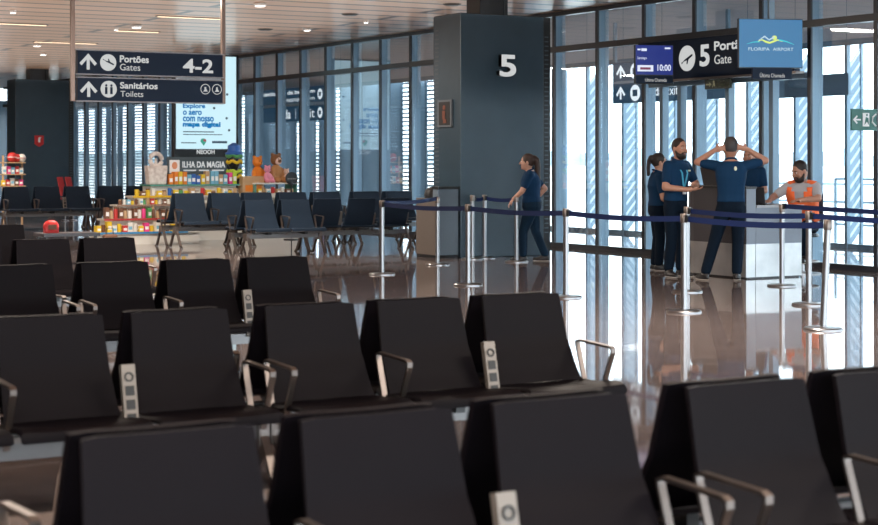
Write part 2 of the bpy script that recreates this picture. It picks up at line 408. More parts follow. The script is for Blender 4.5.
# fire sign on the far pillar
n = thing('fire_sign', 'small red and white fire extinguisher sign on the distant dark pillar', 'sign', (ux(39, 46.5), 46.5, 0))
zc = uZ(39, 46.5); hw = (ux(43, 46.5)-ux(34, 46.5))/2; z0, z1 = hz(147, zc), hz(135.5, zc)
MB().prism([(-hw, z1), (hw, z1), (hw, z0+0.08), (0, z0), (-hw, z0+0.08)][::-1], -0.02, 0).build('plate', M_red, n)
fx = MB(); fx.bb(-0.03, 0.03, -0.026, -0.02, z0+0.13, z1-0.08); fx.bb(-0.015, 0.05, -0.026, -0.02, z1-0.08, z1-0.05); fx.build('extinguisher_symbol', M_white, n)

# ---- ceiling fittings
def strip_light(px0, px1, py, label):
    Z0 = (CH-EYE)*F/(HOR-py); a = D(px0, Z0); y = a.y; x0 = a.x; x1 = ux(px1, y)
    t = thing('linear_ceiling_light', label, 'ceiling light', ((x0+x1)/2, y, CH), 0, 'linear lights in the plank ceiling')
    hwid = (x1-x0)/2
    MB().bb(-hwid-0.03, hwid+0.03, -0.06, 0.06, -0.012, 0).build('housing', M_black, t)
    MB().bb(-hwid, hwid, -0.04, 0.04, -0.02, -0.012).build('diffuser', mat('warm_diffuser', (1.0, 0.72, 0.48), 0.5, emit=1.6), t)
strip_light(-12, 46, 22.5, 'warm linear ceiling light at the upper left corner')
strip_light(35, 96, 41.3, 'warm linear ceiling light crossing behind the left sign pole')
strip_light(117, 158, 30.2, 'faint linear ceiling light between the two sign poles, left one')
strip_light(158, 222, 15.8, 'linear ceiling light ending at the right sign pole')
def spot(px, py, r, label):
    Z0 = (CH-EYE)*F/(HOR-py); a = D(px, Z0)
    t = thing('ceiling_spotlight', label, 'spotlight', (a.x, a.y, CH), 0, 'small white spots on the plank ceiling')
    MB().lathe([(r*0.9, -0.05), (r, -0.02), (r*0.8, 0)], n=14).build('body', M_white, t, smooth=True)
    MB().lathe([(r*0.7, -0.06), (r*0.75, -0.05)], n=14).build('lens', mat('spot_lens', (1, 0.9, 0.8), 0.5, emit=3.0), t)
for px, py, r, lb in [(13, 10, 0.06, 'white ceiling spot nearest the upper left corner'), (136.5, 25, 0.11, 'larger white ceiling spot above the word Portões'),
                      (37, 44, 0.10, 'white ceiling spot beside the warm light near the left pillar'), (116, 27.5, 0.05, 'tiny ceiling spot left of the larger white spot'),
                      (260, 3, 0.11, 'white ceiling spot at the top edge right of the sign pole'), (307, 28, 0.08, 'white ceiling spot in front of the left glazing'),
                      (43, 53, 0.09, 'white ceiling spot farthest back over the distant pillar'), (366, 20, 0.05, 'tiny ceiling spot above the glazing near the pillar marked 5')]:
    spot(px, py, r, lb)
def ceil_vent(px, py, label):
    Z0 = (CH-EYE)*F/(HOR-py); a = D(px, Z0)
    t = thing('ceiling_speaker', label, 'ceiling fitting', (a.x, a.y, CH), 0, 'dark oval fittings on the ceiling')
    MB().lathe([(0.13, -0.02), (0.16, 0)], n=18).build('rim', M_black, t)
    MB().lathe([(0.10, -0.03), (0.13, -0.02)], n=18).build('grille', M_frame, t)
for px, py, lb in [(265, 29, 'dark ceiling fitting above the left glazing'), (350, 14, 'dark ceiling fitting near the top centre'), (452, 4, 'dark ceiling fitting above the corner of the pillar marked 5')]:
    ceil_vent(px, py, lb)

# ================================================================ SIGNS
def arrow_up(mb, cx, z0, z1, y, w_, t_):
    mb.bb(cx-t_/2, cx+t_/2, y-0.006, y, z0, z1-0.01)
    for s in (-1, 1):
        mb.prism([(cx, z1+t_*0.25), (cx+s*w_, z1-w_), (cx+s*(w_-t_*0.75), z1-w_-t_*0.75), (cx, z1-t_*1.1)], y-0.006, y)
# hanging sign with the way to the gates and toilets
YS = D(149, 24).y
xc = D(149, 24).x
def sx(px): return ux(px, YS)-xc
def sz(py): return hz(py, 24.0)
sg = thing('hanging_sign', 'navy hanging sign between two copper poles reading Portões Gates 4-2 and Sanitários Toilets', 'sign', (xc, YS, 0))
for px in (72.5, 223.0):
    MB().bb(sx(px)-0.029, sx(px)+0.029, -0.03, 0.03, sz(102.5), CH).build('pole', M_copper, sg, bevel=0.004)
MB().bb(sx(76.5), sx(221.5), -0.05, 0.05, sz(75.7), sz(52.8)).build('upper_board', M_sign, sg, bevel=0.004)
MB().bb(sx(76.5), sx(221.5), -0.05, 0.05, sz(102), sz(79.3)).build('lower_board', M_sign, sg, bevel=0.004)
rl = MB()
for py in (52.3, 76.0, 79.0, 102.3): rl.bb(sx(75), sx(223), -0.055, 0.055, sz(py)-0.008, sz(py)+0.008)
rl.build('rail', mat('sign_rail', (0.25, 0.24, 0.25), 0.4, 0.5), sg)
MB().bb(sx(176), sx(221), -0.01, 0.01, sz(79), sz(76)).build('lit_gap_rail', mat('pale_rail', (0.5, 0.53, 0.58), 0.4), sg)
yb = -0.05
ar = MB(); arrow_up(ar, sx(87), sz(71.5), sz(56.5), yb, 0.125, 0.042); ar.build('arrow', M_sign_w, sg)
ar = MB(); arrow_up(ar, sx(87.5), sz(98.2), sz(83.5), yb, 0.125, 0.042); ar.build('arrow', M_sign_w, sg)
dd = MB(); disc(dd, sx(107), sz(64), 0.118, yb-0.005, yb); dd.build('round_symbol', M_sign_w, sg)
dd = MB(); disc(dd, sx(107.5), sz(90.2), 0.118, yb-0.005, yb); dd.build('round_symbol', M_sign_w, sg)
def plane_sym(mb, cx, cz, s, y, flip=1):
    pts = [(-0.95, 0.42), (-0.75, 0.40), (-0.35, 0.12), (0.85, -0.42), (1.0, -0.36), (0.95, -0.22), (0.30, 0.12), (0.1, 0.62), (-0.05, 0.62), (0.0, 0.22), (-0.55, 0.34), (-0.85, 0.60)]
    mb.prism([(cx+p[0]*s, cz+p[1]*s*flip) for p in pts], y-0.009, y-0.004)
pl = MB(); plane_sym(pl, sx(107), sz(64), 0.085, yb); pl.build('plane_symbol', M_sign, sg)
ppl = MB()
for dx in (-0.038, 0.038):
    ppl.bb(sx(107.5)+dx-0.018, sx(107.5)+dx+0.018, yb-0.009, yb-0.004, sz(90.2)-0.07, sz(90.2)+0.03)
    disc(ppl, sx(107.5)+dx, sz(90.2)+0.052, 0.017, yb-0.009, yb-0.004, 12)
ppl.build('people_symbol', M_sign, sg)
text('Portões', sx(118.8), sx(147.4), sz(63.3), sz(56.6), yb, M_sign_w, sg, 'lettering', 0.028)
text('Gates', sx(118.8), sx(139), sz(71.3), sz(64.8), yb, M_sign_w, sg, 'lettering', 0.0)
text('Sanitários', sx(119), sx(156.2), sz(89.2), sz(83.0), yb, M_sign_w, sg, 'lettering', 0.028)
text('Toilets', sx(119.3), sx(142), sz(97.3), sz(91.6), yb, M_sign_w, sg, 'lettering', 0.0)
text('4-2', sx(182), sx(211.5), sz(71.4), sz(58), yb, M_sign_w, sg, 'lettering', 0.03)
for px in (204, 215.5):
    rg = MB()
    n_ = 24; cx, cz = sx(px), sz(88)
    rg.rings([[(cx+r_*math.cos(2*math.pi*k/n_), yb-0.005, cz+r_*math.sin(2*math.pi*k/n_)) for k in range(n_)] for r_ in (0.066, 0.076)], cap=False)
    rg.bb(cx-0.012, cx+0.012, yb-0.006, yb, cz-0.03, cz+0.03); rg.prism([(cx-0.035, cz-0.035), (cx+0.035, cz-0.035), (cx+0.01, cz+0.01)], yb-0.006, yb)
    rg.build('small_ring_symbol', M_sign_w, sg)

# gate sign along the glazing (runs with the wall, faces the hall)
XG = 16.15
gy = vy(690, XG); RZ = -math.pi/2
gs = thing('gate_sign', 'long navy gate sign under the transom with white 5 and Portão Gate', 'sign', (XG, gy, 0), RZ)
def gx(px): return gy-vy(px, XG)                         # local x runs towards the right of the picture
def gz(py, px=690): return hz(py, vZ(px, XG))
MB().bb(gx(641), gx(797), -0.06, 0.06, gz(78.5), gz(39)).build('board', M_sign, gs, bevel=0.004)
MB().bb(gx(640.5), gx(800), -0.08, 0.08, gz(80.5), gz(78.5)).build('bottom_rail', M_steel_d, gs)
MB().bb(gx(640.5), gx(797), -0.07, 0.07, gz(39), gz(38)).build('top_rail', M_frame, gs)
dd = MB(); disc(dd, gx(690.3), gz(58.5), 0.195, -0.066, -0.06, 32); dd.build('round_symbol', M_sign_w, gs)
pl = MB(); plane_sym(pl, gx(690.3), gz(58.5), 0.14, -0.06, -1)
pl.build('plane_symbol', M_sign, gs)
text('5', gx(703.2), gx(712.3), gz(67.3), gz(46.8), -0.06, M_sign_w, gs, 'lettering', 0.035)
text('Portão', gx(717.5), gx(750), gz(53.2), gz(44.5), -0.06, M_sign_w, gs, 'lettering', 0.028)
text('Gate', gx(717.5), gx(734.5), gz(66.5), gz(57.5), -0.06, M_sign_w, gs, 'lettering', 0.0)
for s in (gx(650), gx(785)): MB().bb(s-0.03, s+0.03, 0.0, 0.25, gz(60), gz(56)).build('bracket', M_frame, gs)
ss = thing('small_exit_sign', 'small olive sign reading A SAÍDA hanging under the gate sign', 'sign', (XG, vy(718.5, XG), 0), RZ)
def sx2(px): return vy(718.5, XG)-vy(px, XG)
def sz2(py): return hz(py, vZ(718.5, XG))
MB().bb(sx2(705.8), sx2(731.2), -0.02, 0.02, sz2(88.8), sz2(79.3)).build('plate', mat('olive_plate', (0.05, 0.065, 0.05), 0.5), ss)
M_olive = mat('olive_letters', (0.45, 0.50, 0.33), 0.5)
text('A SAÍDA', sx2(717), sx2(730.3), sz2(87), sz2(80.8), -0.02, M_olive, ss, 'lettering', 0.01)
am = MB(); am.bb(sx2(707), sx2(711), -0.024, -0.02, sz2(84.8), sz2(83.2)); am.prism([(sx2(710.5), sz2(86.3)), (sx2(712.5), sz2(84)), (sx2(710.5), sz2(81.7))], -0.024, -0.02)
am.build('arrow', M_olive, ss)
am = MB(); disc(am, sx2(714.8), sz2(81.6), 0.022, -0.024, -0.02, 10); am.prism([(sx2(713.6), sz2(87)), (sx2(714.4), sz2(82.4)), (sx2(715.8), sz2(82.6)), (sx2(716.3), sz2(87)), (sx2(714.9), sz2(84.6))], -0.024, -0.02)
am.build('walking_symbol', M_olive, ss)
MB().bb(-0.25, -0.23, -0.01, 0.01, sz2(79.3), gz(78.5)).build('hanger', M_frame, ss)
MB().bb(0.23, 0.25, -0.01, 0.01, sz2(79.3), gz(78.5)).build('hanger', M_frame, ss)

# flight monitor (blue, 10:00) hung before the sign
def monitor(name, label, px0, px1, py0, py1, Z, rz, group):
    c = D((px0+px1)/2, Z)
    t = thing(name, label, 'monitor', (c.x, c.y, 0), rz, group)
    wv = (px1-px0)*Z/F/abs(math.cos(rz+math.pi/6)); z1, z0 = hz(py0, Z), hz(py1, Z)
    MB().bb(-wv/2, wv/2, 0.0, 0.06, z0, z1).build('casing', M_black, t, bevel=0.005)
    return t, wv, z0, z1
mo, mw, z0, z1 = monitor('flight_monitor', 'small blue flight monitor showing 10:00 at the left end of the gate sign', 634.5, 674, 45, 84, 24.6, -0.30, 'screens at the gate')
def mx_(fx): return -mw/2+fx*mw
def mz_(fz): return z1-(z1-z0)*fz
grad = mat('monitor_blue', (0.010, 0.028, 0.24), 0.4, emit=0.65)
MB().bb(mx_(0.02), mx_(0.98), -0.006, 0, mz_(0.76), mz_(0.01)).build('screen', grad, mo)
MB().bb(mx_(0.02), mx_(0.98), -0.006, 0, mz_(0.98), mz_(0.79)).build('caption_strip', M_sign, mo)
text('Última Chamada', mx_(0.26), mx_(0.82), mz_(0.94), mz_(0.83), -0.006, M_sign_w, mo, 'lettering', 0.0, 0.001)
lw = mat('screen_white', (0.75, 0.80, 0.95), 0.5, emit=0.8)
text('10:00', mx_(0.58), mx_(0.93), mz_(0.66), mz_(0.50), -0.006, lw, mo, 'lettering', 0.01, 0.001)
text('Santiago', mx_(0.06), mx_(0.30), mz_(0.39), mz_(0.30), -0.006, lw, mo, 'lettering', 0.0, 0.001)
bx = MB(); bx.bb(mx_(0.06), mx_(0.47), -0.008, -0.006, mz_(0.68), mz_(0.52)); bx.build('white_badge', lw, mo)
bx = MB(); bx.bb(mx_(0.13), mx_(0.40), -0.0095, -0.008, mz_(0.635), mz_(0.575)); bx.build('badge_mark', mat('badge_maroon', (0.25, 0.05, 0.12), 0.5, emit=0.6), mo)
for a_0, a_1, b_0, b_1 in ((0.06, 0.14, 0.14, 0.10), (0.16, 0.30, 0.16, 0.09), (0.77, 0.92, 0.10, 0.06)):
    MB().bb(mx_(a_0), mx_(a_1), -0.008, -0.006, mz_(b_0), mz_(b_1)).build('caption_mark', lw, mo)
MB().bb(0.05, 0.11, 0.06, 0.9, (z0+z1)/2-0.05, (z0+z1)/2+0.05).build('wall_arm', M_black, mo)
mo, mw, z0, z1 = monitor('advertising_monitor', 'larger tilted light blue monitor with swimmer logo above the counter', 737.5, 804, 18.8, 68, 22.5, -0.36, 'screens at the gate')
MB().bb(mx_(0.012), mx_(0.988), -0.006, 0, mz_(0.985), mz_(0.015)).build('screen', mat('monitor_sky', (0.045, 0.20, 0.41), 0.4, emit=0.72), mo)
lt = mat('screen_pale', (0.55, 0.75, 0.88), 0.5, emit=0.72)
text('FLORIPA', mx_(0.15), mx_(0.48), mz_(0.65), mz_(0.585), -0.006, lt, mo, 'lettering', 0.008, 0.001)
text('AIRPORT', mx_(0.53), mx_(0.85), mz_(0.65), mz_(0.585), -0.006, lt, mo, 'lettering', 0.008, 0.001)
def wave(pts, r, m, nm):
    MB().tube([(mx_(a), -0.009, mz_(b)) for a, b in pts], r, 6).build(nm, m, mo)
my_ = mat('screen_yellow', (0.65, 0.78, 0.18), 0.5, emit=0.9); mt_ = mat('screen_teal', (0.05, 0.55, 0.62), 0.5, emit=0.9)
wave([(0.30, 0.46), (0.36, 0.43), (0.42, 0.47), (0.48, 0.49), (0.54, 0.46), (0.60, 0.43), (0.68, 0.46)], [0.004, 0.010, 0.014, 0.014, 0.014, 0.010, 0.004], my_, 'yellow_wave')
wave([(0.12, 0.52), (0.22, 0.48), (0.32, 0.47)], [0.002, 0.006, 0.008], mt_, 'teal_wave')
wave([(0.62, 0.43), (0.74, 0.46), (0.86, 0.52)], [0.012, 0.008, 0.002], mt_, 'teal_wave')
wave([(0.31, 0.44), (0.40, 0.36), (0.47, 0.43), (0.55, 0.37)], [0.004, 0.012, 0.010, 0.012], lt, 'swimmer_arm')
MB().ell((mx_(0.555), -0.008, mz_(0.385)), (0.035, 0.006, 0.030)).build('swimmer_head', my_, mo)
MB().bb(-0.25, 0.30, 0.005, 0.055, z0-0.15, z0).build('caption_strip', M_sign, mo)
text('Última Chamada', -0.15, 0.20, z0-0.125, z0-0.06, 0.005, M_sign_w, mo, 'lettering', 0.0, 0.001)
MB().bb(0.0, 0.08, 0.06, 0.12, (z0+z1)/2, CH).build('ceiling_pole', M_mull, mo)

# green emergency exit sign, flag mounted on a post of the glazing
YE = 16.62-0.02
ge = thing('emergency_exit_sign', 'green exit sign with white arrow and running figure on a window post', 'sign', (ux(864, YE), YE, 0))
def ex(px): return ux(px, YE)-ux(864, YE)
def ez(py): return hz(py, uZ(864, YE))
MB().bb(ex(851), ex(880), -0.012, 0.012, ez(130.5), ez(109)).build('plate', mat('exit_green', (0.012, 0.13, 0.10), 0.4), ge)
a_ = MB(); yq = -0.012
a_.bb(ex(853.5), ex(860), yq-0.004, yq, ez(120.6), ez(119)); a_.prism([(ex(852.3), ez(119.8)), (ex(856), ez(115.5)), (ex(857), ez(116.6)), (ex(854.5), ez(119.8)), (ex(857), ez(123)), (ex(856), ez(124.1))], yq-0.004, yq)
a_.build('arrow', M_white, ge)
a_ = MB(); a_.bb(ex(862), ex(868.5), yq-0.004, yq, ez(126.5), ez(113)); a_.build('door_symbol', M_white, ge)
a_ = MB(); disc(a_, ex(866), ez(115), 0.016, yq-0.007, yq-0.004, 10)
a_.prism([(ex(863.5), ez(125)), (ex(865), ez(117)), (ex(867.5), ez(118)), (ex(868), ez(125)), (ex(866), ez(121.5))], yq-0.007, yq-0.004); a_.build('running_symbol', MATS['exit_green'], ge)
a_ = MB(); a_.tube([(ex(875), yq-0.003, ez(114)), (ex(872), yq-0.003, ez(117)), (ex(871.5), yq-0.003, ez(122)), (ex(875), yq-0.003, ez(126))], 0.012, 6); a_.build('white_mark', M_white, ge)
MB().bb(ex(876), ex(881), -0.02, 0.02, ez(122), ez(117)).build('bracket', M_frame, ge)

# signs in the corridor behind the glazing
def back_sign(label, x, px0, px1, rows):
    yc_ = vy((px0+px1)/2, x); t = thing('corridor_sign', label, 'sign', (x, yc_, 0), RZ, 'signs hanging in the corridor behind the glass')
    lx = lambda px: yc_-vy(px, x); lz = lambda py: hz(py, vZ((px0+px1)/2, x))
    tops = []
    for py0, py1 in rows:
        MB().bb(lx(px0), lx(px1), -0.04, 0.04, lz(py1), lz(py0)).build('board', mat('blue_sign', (0.012, 0.075, 0.15), 0.4, emit=0.45), t, bevel=0.003)
    MB().bb(lx(px0), lx(px1), -0.03, 0.03, lz(rows[1][0]), lz(rows[0][1])).build('gap_rail', mat('pale_rail', (0.5, 0.53, 0.58), 0.4), t)
    for px in (px0, px1): MB().bb(lx(px)-0.03, lx(px)+0.03, -0.03, 0.03, lz(rows[-1][1]), CH).build('pole', M_mull, t)
    return t, lx, lz
t, lx, lz = back_sign('dark blue sign behind the left glazing reading Restituição de bagagem and Saída Exit', 18.2, 261.5, 327, [(88, 103.5), (106.5, 121.5)])
text('Restituição de bagagem', lx(263), lx(316), lz(95.5), lz(90.5), -0.04, M_sign_lit, t, 'lettering', 0.02, 0.001)
text('Baggage claim', lx(285), lx(316), lz(102), lz(97.5), -0.04, M_sign_lit, t, 'lettering', 0.0, 0.001)
text('Saída', lx(278), lx(292), lz(118.5), lz(109.5), -0.04, M_sign_lit, t, 'lettering', 0.02, 0.001)
MB().bb(lx(297)-0.01, lx(297)+0.01, -0.042, -0.04, lz(119), lz(109)).build('divider', M_sign_lit, t)
text('Exit', lx(302), lx(316), lz(118.5), lz(109.5), -0.04, M_sign_lit, t, 'lettering', 0.0, 0.001)
for py in (96, 114):
    dd = MB(); disc(dd, lx(321.5), lz(py), 0.135, -0.045, -0.04, 24); dd.build('round_symbol', M_sign_lit, t)
    dd = MB(); dd.bb(lx(321.5)-0.06, lx(321.5)+0.06, -0.049, -0.045, lz(py)-0.05, lz(py)+0.05); dd.build('symbol', MATS['blue_sign'], t)
t, lx, lz = back_sign('blue sign seen through the glass behind the gate sign with white arrows and Saída', 18.6, 615, 728, [(58.5, 78), (80.5, 101)])
for py0, py1 in ((62, 75), (84, 97)):
    ar = MB(); arrow_up(ar, lx(622.5), lz(py1), lz(py0), -0.04, 0.14, 0.045); ar.build('arrow', M_sign_lit, t)
for py in (68.5, 91):
    dd = MB(); disc(dd, lx(637), lz(py), 0.15, -0.045, -0.04, 24); dd.build('round_symbol', M_sign_lit, t)
    dd = MB(); dd.bb(lx(637)-0.07, lx(637)+0.07, -0.049, -0.045, lz(py)-0.06, lz(py)+0.06); dd.build('symbol', MATS['blue_sign'], t)
text('Saída', lx(648), lx(664), lz(95), lz(85.5), -0.04, M_sign_lit, t, 'lettering', 0.01, 0.001)
text('Exit', lx(668), lx(680), lz(95), lz(85.5), -0.04, M_sign_lit, t, 'lettering', 0.0, 0.001)

# ================================================================ BENCHES
CP = 0.595
_c = {}
def cached(key, fn):
    if key not in _c: _c[key] = fn()
    return _c[key]
def backrest_mesh(mt_):
    mb = MB(); na, nb = 10, 9; fr, bk = [], []
    for j in range(nb+1):
        b = j/nb; wd = 0.512-0.052*b**0.8
        row, row2 = [], []
        for i in range(na+1):
            a = i/na*2-1
            z = 0.390+0.430*b - ((0.004*(1-a*a) + 0.006*abs(a)**14) if j == nb else 0)
            y = -0.172+0.12*b**0.9 + 0.009*(1-a*a) - (0.05*(1-b)**3 if b < 0.4 else 0)
            row.append((0.22+a*wd/2, y-0.011, z)); row2.append((0.22+a*(wd/2-0.004), y+0.011, z-0.002))
        fr.append(row); bk.append(row2)
    n = na+1; vs = [p for r in fr for p in r]+[p for r in bk for p in r]; o = n*(nb+1); fs = []
    for j in range(nb):
        for i in range(na):
            a = j*n+i; fs.append((a, a+1, a+n+1, a+n)); fs.append((o+a, o+a+n, o+a+n+1, o+a+1))
    for i in range(na):
        fs.append((i, o+i, o+i+1, i+1)); a = nb*n+i; fs.append((a, a+1, o+a+1, o+a))
    for j in range(nb):
        a = j*n; fs.append((a, a+n, o+a+n, o+a)); a = j*n+na; fs.append((a, o+a, o+a+n, a+n))
    mb.add(vs, fs)
    return mb.mesh('backrest', mt_, True)
def seat_mesh(mt_):
    prof = [(-0.14, 0.410), (-0.20, 0.392), (-0.32, 0.392), (-0.46, 0.408), (-0.54, 0.412), (-0.575, 0.402), (-0.585, 0.384)]
    mb = MB(); rs = []
    for a in (-1, -0.96, -0.5, 0, 0.5, 0.96, 1):
        t = 0.012 if abs(a) == 1 else 0.0
        rs.append([(0.22+a*0.283, y, z-t-0.008*(1-a*a)) for y, z in prof]+[(0.22+a*0.283, y, z-0.028+t*0.5) for y, z in prof[::-1]])
    mb.rings(rs); return mb.mesh('seat', mt_, True)
def arm_mesh():
    pts = [(0, -0.375, 0.30), (0, -0.38, 0.34), (0, -0.475, 0.545), (0, -0.476, 0.563), (0, -0.458, 0.571), (0, -0.19, 0.582), (0, -0.168, 0.574), (0, -0.17, 0.557), (0, -0.245, 0.34), (0, -0.25, 0.30)]
    mb = MB(); mb.strip(pts, (1, 0, 0), 0.027, 0.012); return mb.mesh('armrest', M_steel_d, False)
def console_meshes():
    rot = Matrix.Rotation(-0.22, 3, 'X'); out = []
    b = MB(); b.box((0, 0, 0), (0.062, 0.03, 0.32), rot); out.append(('power_console', b.mesh('power_console', M_cons)))
    r = MB(); n = 16
    c0 = rot @ Vector((0, -0.016, 0.105))
    ri = []
    for rr, dy in ((0.014, 0), (0.014, -0.004), (0.021, -0.004), (0.021, 0)):
        ri.append([c0+rot @ Vector((rr*math.cos(2*math.pi*k/n), dy, rr*math.sin(2*math.pi*k/n))) for k in range(n)])
    r.rings(ri, closed=True); out.append(('round_socket', r.mesh('round_socket', M_sock)))
    for dz in (0.045, -0.015, -0.075):
        s = MB(); s.box(rot @ Vector((0, -0.016, dz)), (0.04, 0.006, 0.042), rot); out.append(('socket', s.mesh('socket', M_sock)))
    return out
def leg_mesh():
    mb = MB()
    for s in (-1, 1):
        mb.strip([(0, -0.288+s*0.05, 0.31), (0, -0.288+s*0.06, 0.26), (0, -0.288+s*0.20, 0.035), (0, -0.288+s*0.235, 0.012)], (1, 0, 0), 0.036, 0.022)
        mb.lathe([(0.028, 0.0), (0.028, 0.012), (0.015, 0.02)], (0, -0.288+s*0.235, 0), 12)
    mb.box((0, -0.288, 0.27), (0.05, 0.13, 0.10))
    return mb.mesh('leg', M_steel_d)
def bench(label, xl, y, n=3, s=1.0, double=True, face=0.0, consoles=True, navy=False):  # navy: seat copy with the sky sheen in its colour
    L = n*CP; cx = xl+(L-0.17)/2*s
    t = thing('airport_bench', label, 'bench', (cx, y, 0), face, 'beam benches of the waiting area', s)
    off = -(L-0.17)/2
    def put(nm, me, x, yy=0, z=0, rz=0.0, par=t):
        o = bpy.data.objects.new(nm, me); C.objects.link(o); o.parent = par; o.location = (x, yy, z); o.rotation_euler = (0, 0, rz); return o
    bm_ = cached('back%d' % navy, lambda: backrest_mesh(M_bsheen if navy else M_back)); sm = cached('seat%d' % navy, lambda: seat_mesh(M_bsheen if navy else M_back)); am = cached('arm', arm_mesh); lm = cached('leg', leg_mesh); cm = cached('cons', console_meshes)
    bl = cached('beam%d' % n, lambda: MB().bb(-(L/2-0.02), L/2-0.02, -0.035, 0.035, -0.035, 0.035).mesh('beam', M_alu))
    rl_ = cached('rail%d' % n, lambda: MB().bb(-(L/2-0.06), L/2-0.06, -0.02, 0.02, -0.012, 0.012).mesh('seat_rail', M_steel_d))
    br = cached('bracket', lambda: MB().bb(-0.025, 0.025, -0.16, 0.10, -0.03, 0.03).mesh('seat_bracket', M_black))
    for side in ((0, 1) if double else (0,)):
        rz = math.pi*side; sg_ = -1 if side else 1
        for i in range(n):
            x = off+i*CP
            put('backrest', bm_, x if not side else x+0.44, 0, 0, rz); put('seat', sm, x if not side else x+0.44, 0, 0, rz)
            put('seat_bracket', br, x+0.22, -0.30*sg_, 0.340, rz)
        for gi in range(n+1):
            x = off+gi*CP-0.085
            if consoles and gi == n-1:
                c0 = put('power_console', cm[0][1], x-0.015, -0.29*sg_, 0.455, rz)
                for nm, me in cm[1:]: put(nm, me, 0, 0, 0, 0, c0)
            else: put('armrest', am, x+(0.03 if gi == 0 else -0.015 if gi == n else 0.02), 0, 0, rz)
        put('beam', bl, 0, -0.288*sg_, 0.285, rz); put('seat_rail', rl_, 0, -0.44*sg_, 0.355, rz)
        for x in (off-0.085+0.0, -off+0.085-0.0): put('leg', lm, x, 0, 0, rz)
    if double:
        cb = cached('cross', lambda: MB().bb(-0.03, 0.03, -0.29, 0.29, -0.025, 0.025).mesh('cross_bar', M_alu))
        for x in (off+0.1, -off-0.1): put('cross_bar', cb, x, 0, 0.285)
    return t
YR = [4.07, 7.27, 10.90, 14.35, 17.8]
bench('nearest black bench, its two left seats cropped at the lower left of the picture', 1.31, YR[0])
bench('black bench at the lower right corner with double armrests', 3.19, YR[0])
bench('black bench in the second row whose power console stands at the far left', 1.39, YR[1])
bench('second row black bench with an open armrest at its right end', 3.235, YR[1])
bench('black bench in the third row at the left edge, mostly outside the frame', 1.68, YR[2])
bench('black bench in the third row with a power console beside its last seat', 3.53, YR[2])
bench('black bench in the fourth row, second from the back of the near block', 3.48, YR[3])
bench('black bench at the left edge, rearmost row of the near block', 3.48, YR[4])
s_ = 1.14
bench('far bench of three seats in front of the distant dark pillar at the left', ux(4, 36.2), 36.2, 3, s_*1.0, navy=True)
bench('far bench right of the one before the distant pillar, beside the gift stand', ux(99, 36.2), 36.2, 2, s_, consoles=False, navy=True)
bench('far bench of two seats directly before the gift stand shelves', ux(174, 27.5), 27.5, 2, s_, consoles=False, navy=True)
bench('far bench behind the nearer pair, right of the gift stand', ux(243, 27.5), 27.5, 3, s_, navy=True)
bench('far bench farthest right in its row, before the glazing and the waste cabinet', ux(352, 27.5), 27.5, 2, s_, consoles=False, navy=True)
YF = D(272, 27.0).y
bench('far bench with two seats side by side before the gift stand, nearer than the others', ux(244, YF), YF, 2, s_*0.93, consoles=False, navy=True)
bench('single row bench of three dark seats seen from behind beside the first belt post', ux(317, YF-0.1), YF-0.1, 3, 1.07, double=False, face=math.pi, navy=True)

# ================================================================ BELT POSTS
def post(label, x, y, belts=(), lean=0.0):
    t = thing('belt_post', label, 'belt post', (x, y, 0), 0, 'steel queue posts with navy belts')
    rot = Matrix.Rotation(lean, 4, Vector((C3*0+S3, C3, 0)))
    hh = 0.975
    MB().lathe([(0.175, 0.0), (0.175, 0.012), (0.165, 0.022), (0.04, 0.030)], n=32).build('base', M_steel, t, smooth=True)
    def tilt(o):
        if lean: o.matrix_local = rot
        return o
    tilt(MB().lathe([(0.031, 0.025), (0.031, hh-0.09)], n=20).build('pole', M_steel, t, smooth=True))
    tilt(MB().lathe([(0.036, hh-0.09), (0.038, hh-0.08), (0.038, hh-0.008), (0.033, hh)], n=20).build('head', M_steel_d, t, smooth=True))
    for (bx, by, za, zb) in belts:
        a = Vector((0, 0, za)); b = Vector((bx-x, by-y, zb)); d = (b-a); L = d.length; pts = []
        for k in range(9):
            f_ = k/8; p = a.lerp(b, f_); p.z -= 0.025*math.sin(math.pi*f_); pts.append(p)
        hd = Vector((d.x, d.y, 0)).normalized()
        mb = MB(); mb.strip(pts, (0, 0, 1), 0.055, 0.004); mb.build('belt', M_belt, t)
        MB().box(hd*0.05+Vector((0, 0, za)), (0.04, 0.04, 0.07), Matrix.Rotation(math.atan2(hd.y, hd.x), 3, 'Z')).build('belt_clip', M_black, t)
    return t
XA, XB, XC = 10.4, 12.04, 13.5
A = [vy(382, XA), vy(468, XA), vy(566, XA), vy(684, XA), 11.2]
zb = 0.925
post('belt post before the three dark seats, leftmost of all belt posts', XA, A[0], [(XA, A[1], zb, zb), (XB, 20.9, zb+0.02, zb+0.03)])
post('second front belt post from the left, before the pillar marked 5', XA, A[1], [(XA, A[2], zb, zb)])
post('front belt post right of the walking woman in navy', XA, A[2], [(XA, A[3], zb, zb)])
post('front belt post left of the man who holds his head', XA, A[3], [(XA, A[4], zb, zb)])
post('leaning front belt post, nearest and rightmost of its line', XA, A[4], [], lean=0.045)
post('belt post in front of the waste cabinet beside the pillar marked 5', XB, 20.9)
post('belt post hidden right behind the front post left of the counter', XB, 15.19, [(XB, 13.18, zb, zb)])
post('belt post just left of the leaning one', XB, 13.18, [(XB, 9.8, zb, zb)])
post('left one of the two posts close together before the pillar marked 5', 13.20, 21.85, [(13.48, 21.95, zb, zb)])
wp = P(516.5, 262)
post('right one of the two posts close together before the pillar marked 5', 13.48, 21.95, [(wp.x, wp.y, zb, zb)])
post('belt post under the forward hand of the walking woman', wp.x, wp.y)
post('belt post directly before the light front of the counter', 13.59, 15.34, [(13.2, 10.5, zb+0.03, zb+0.02)])

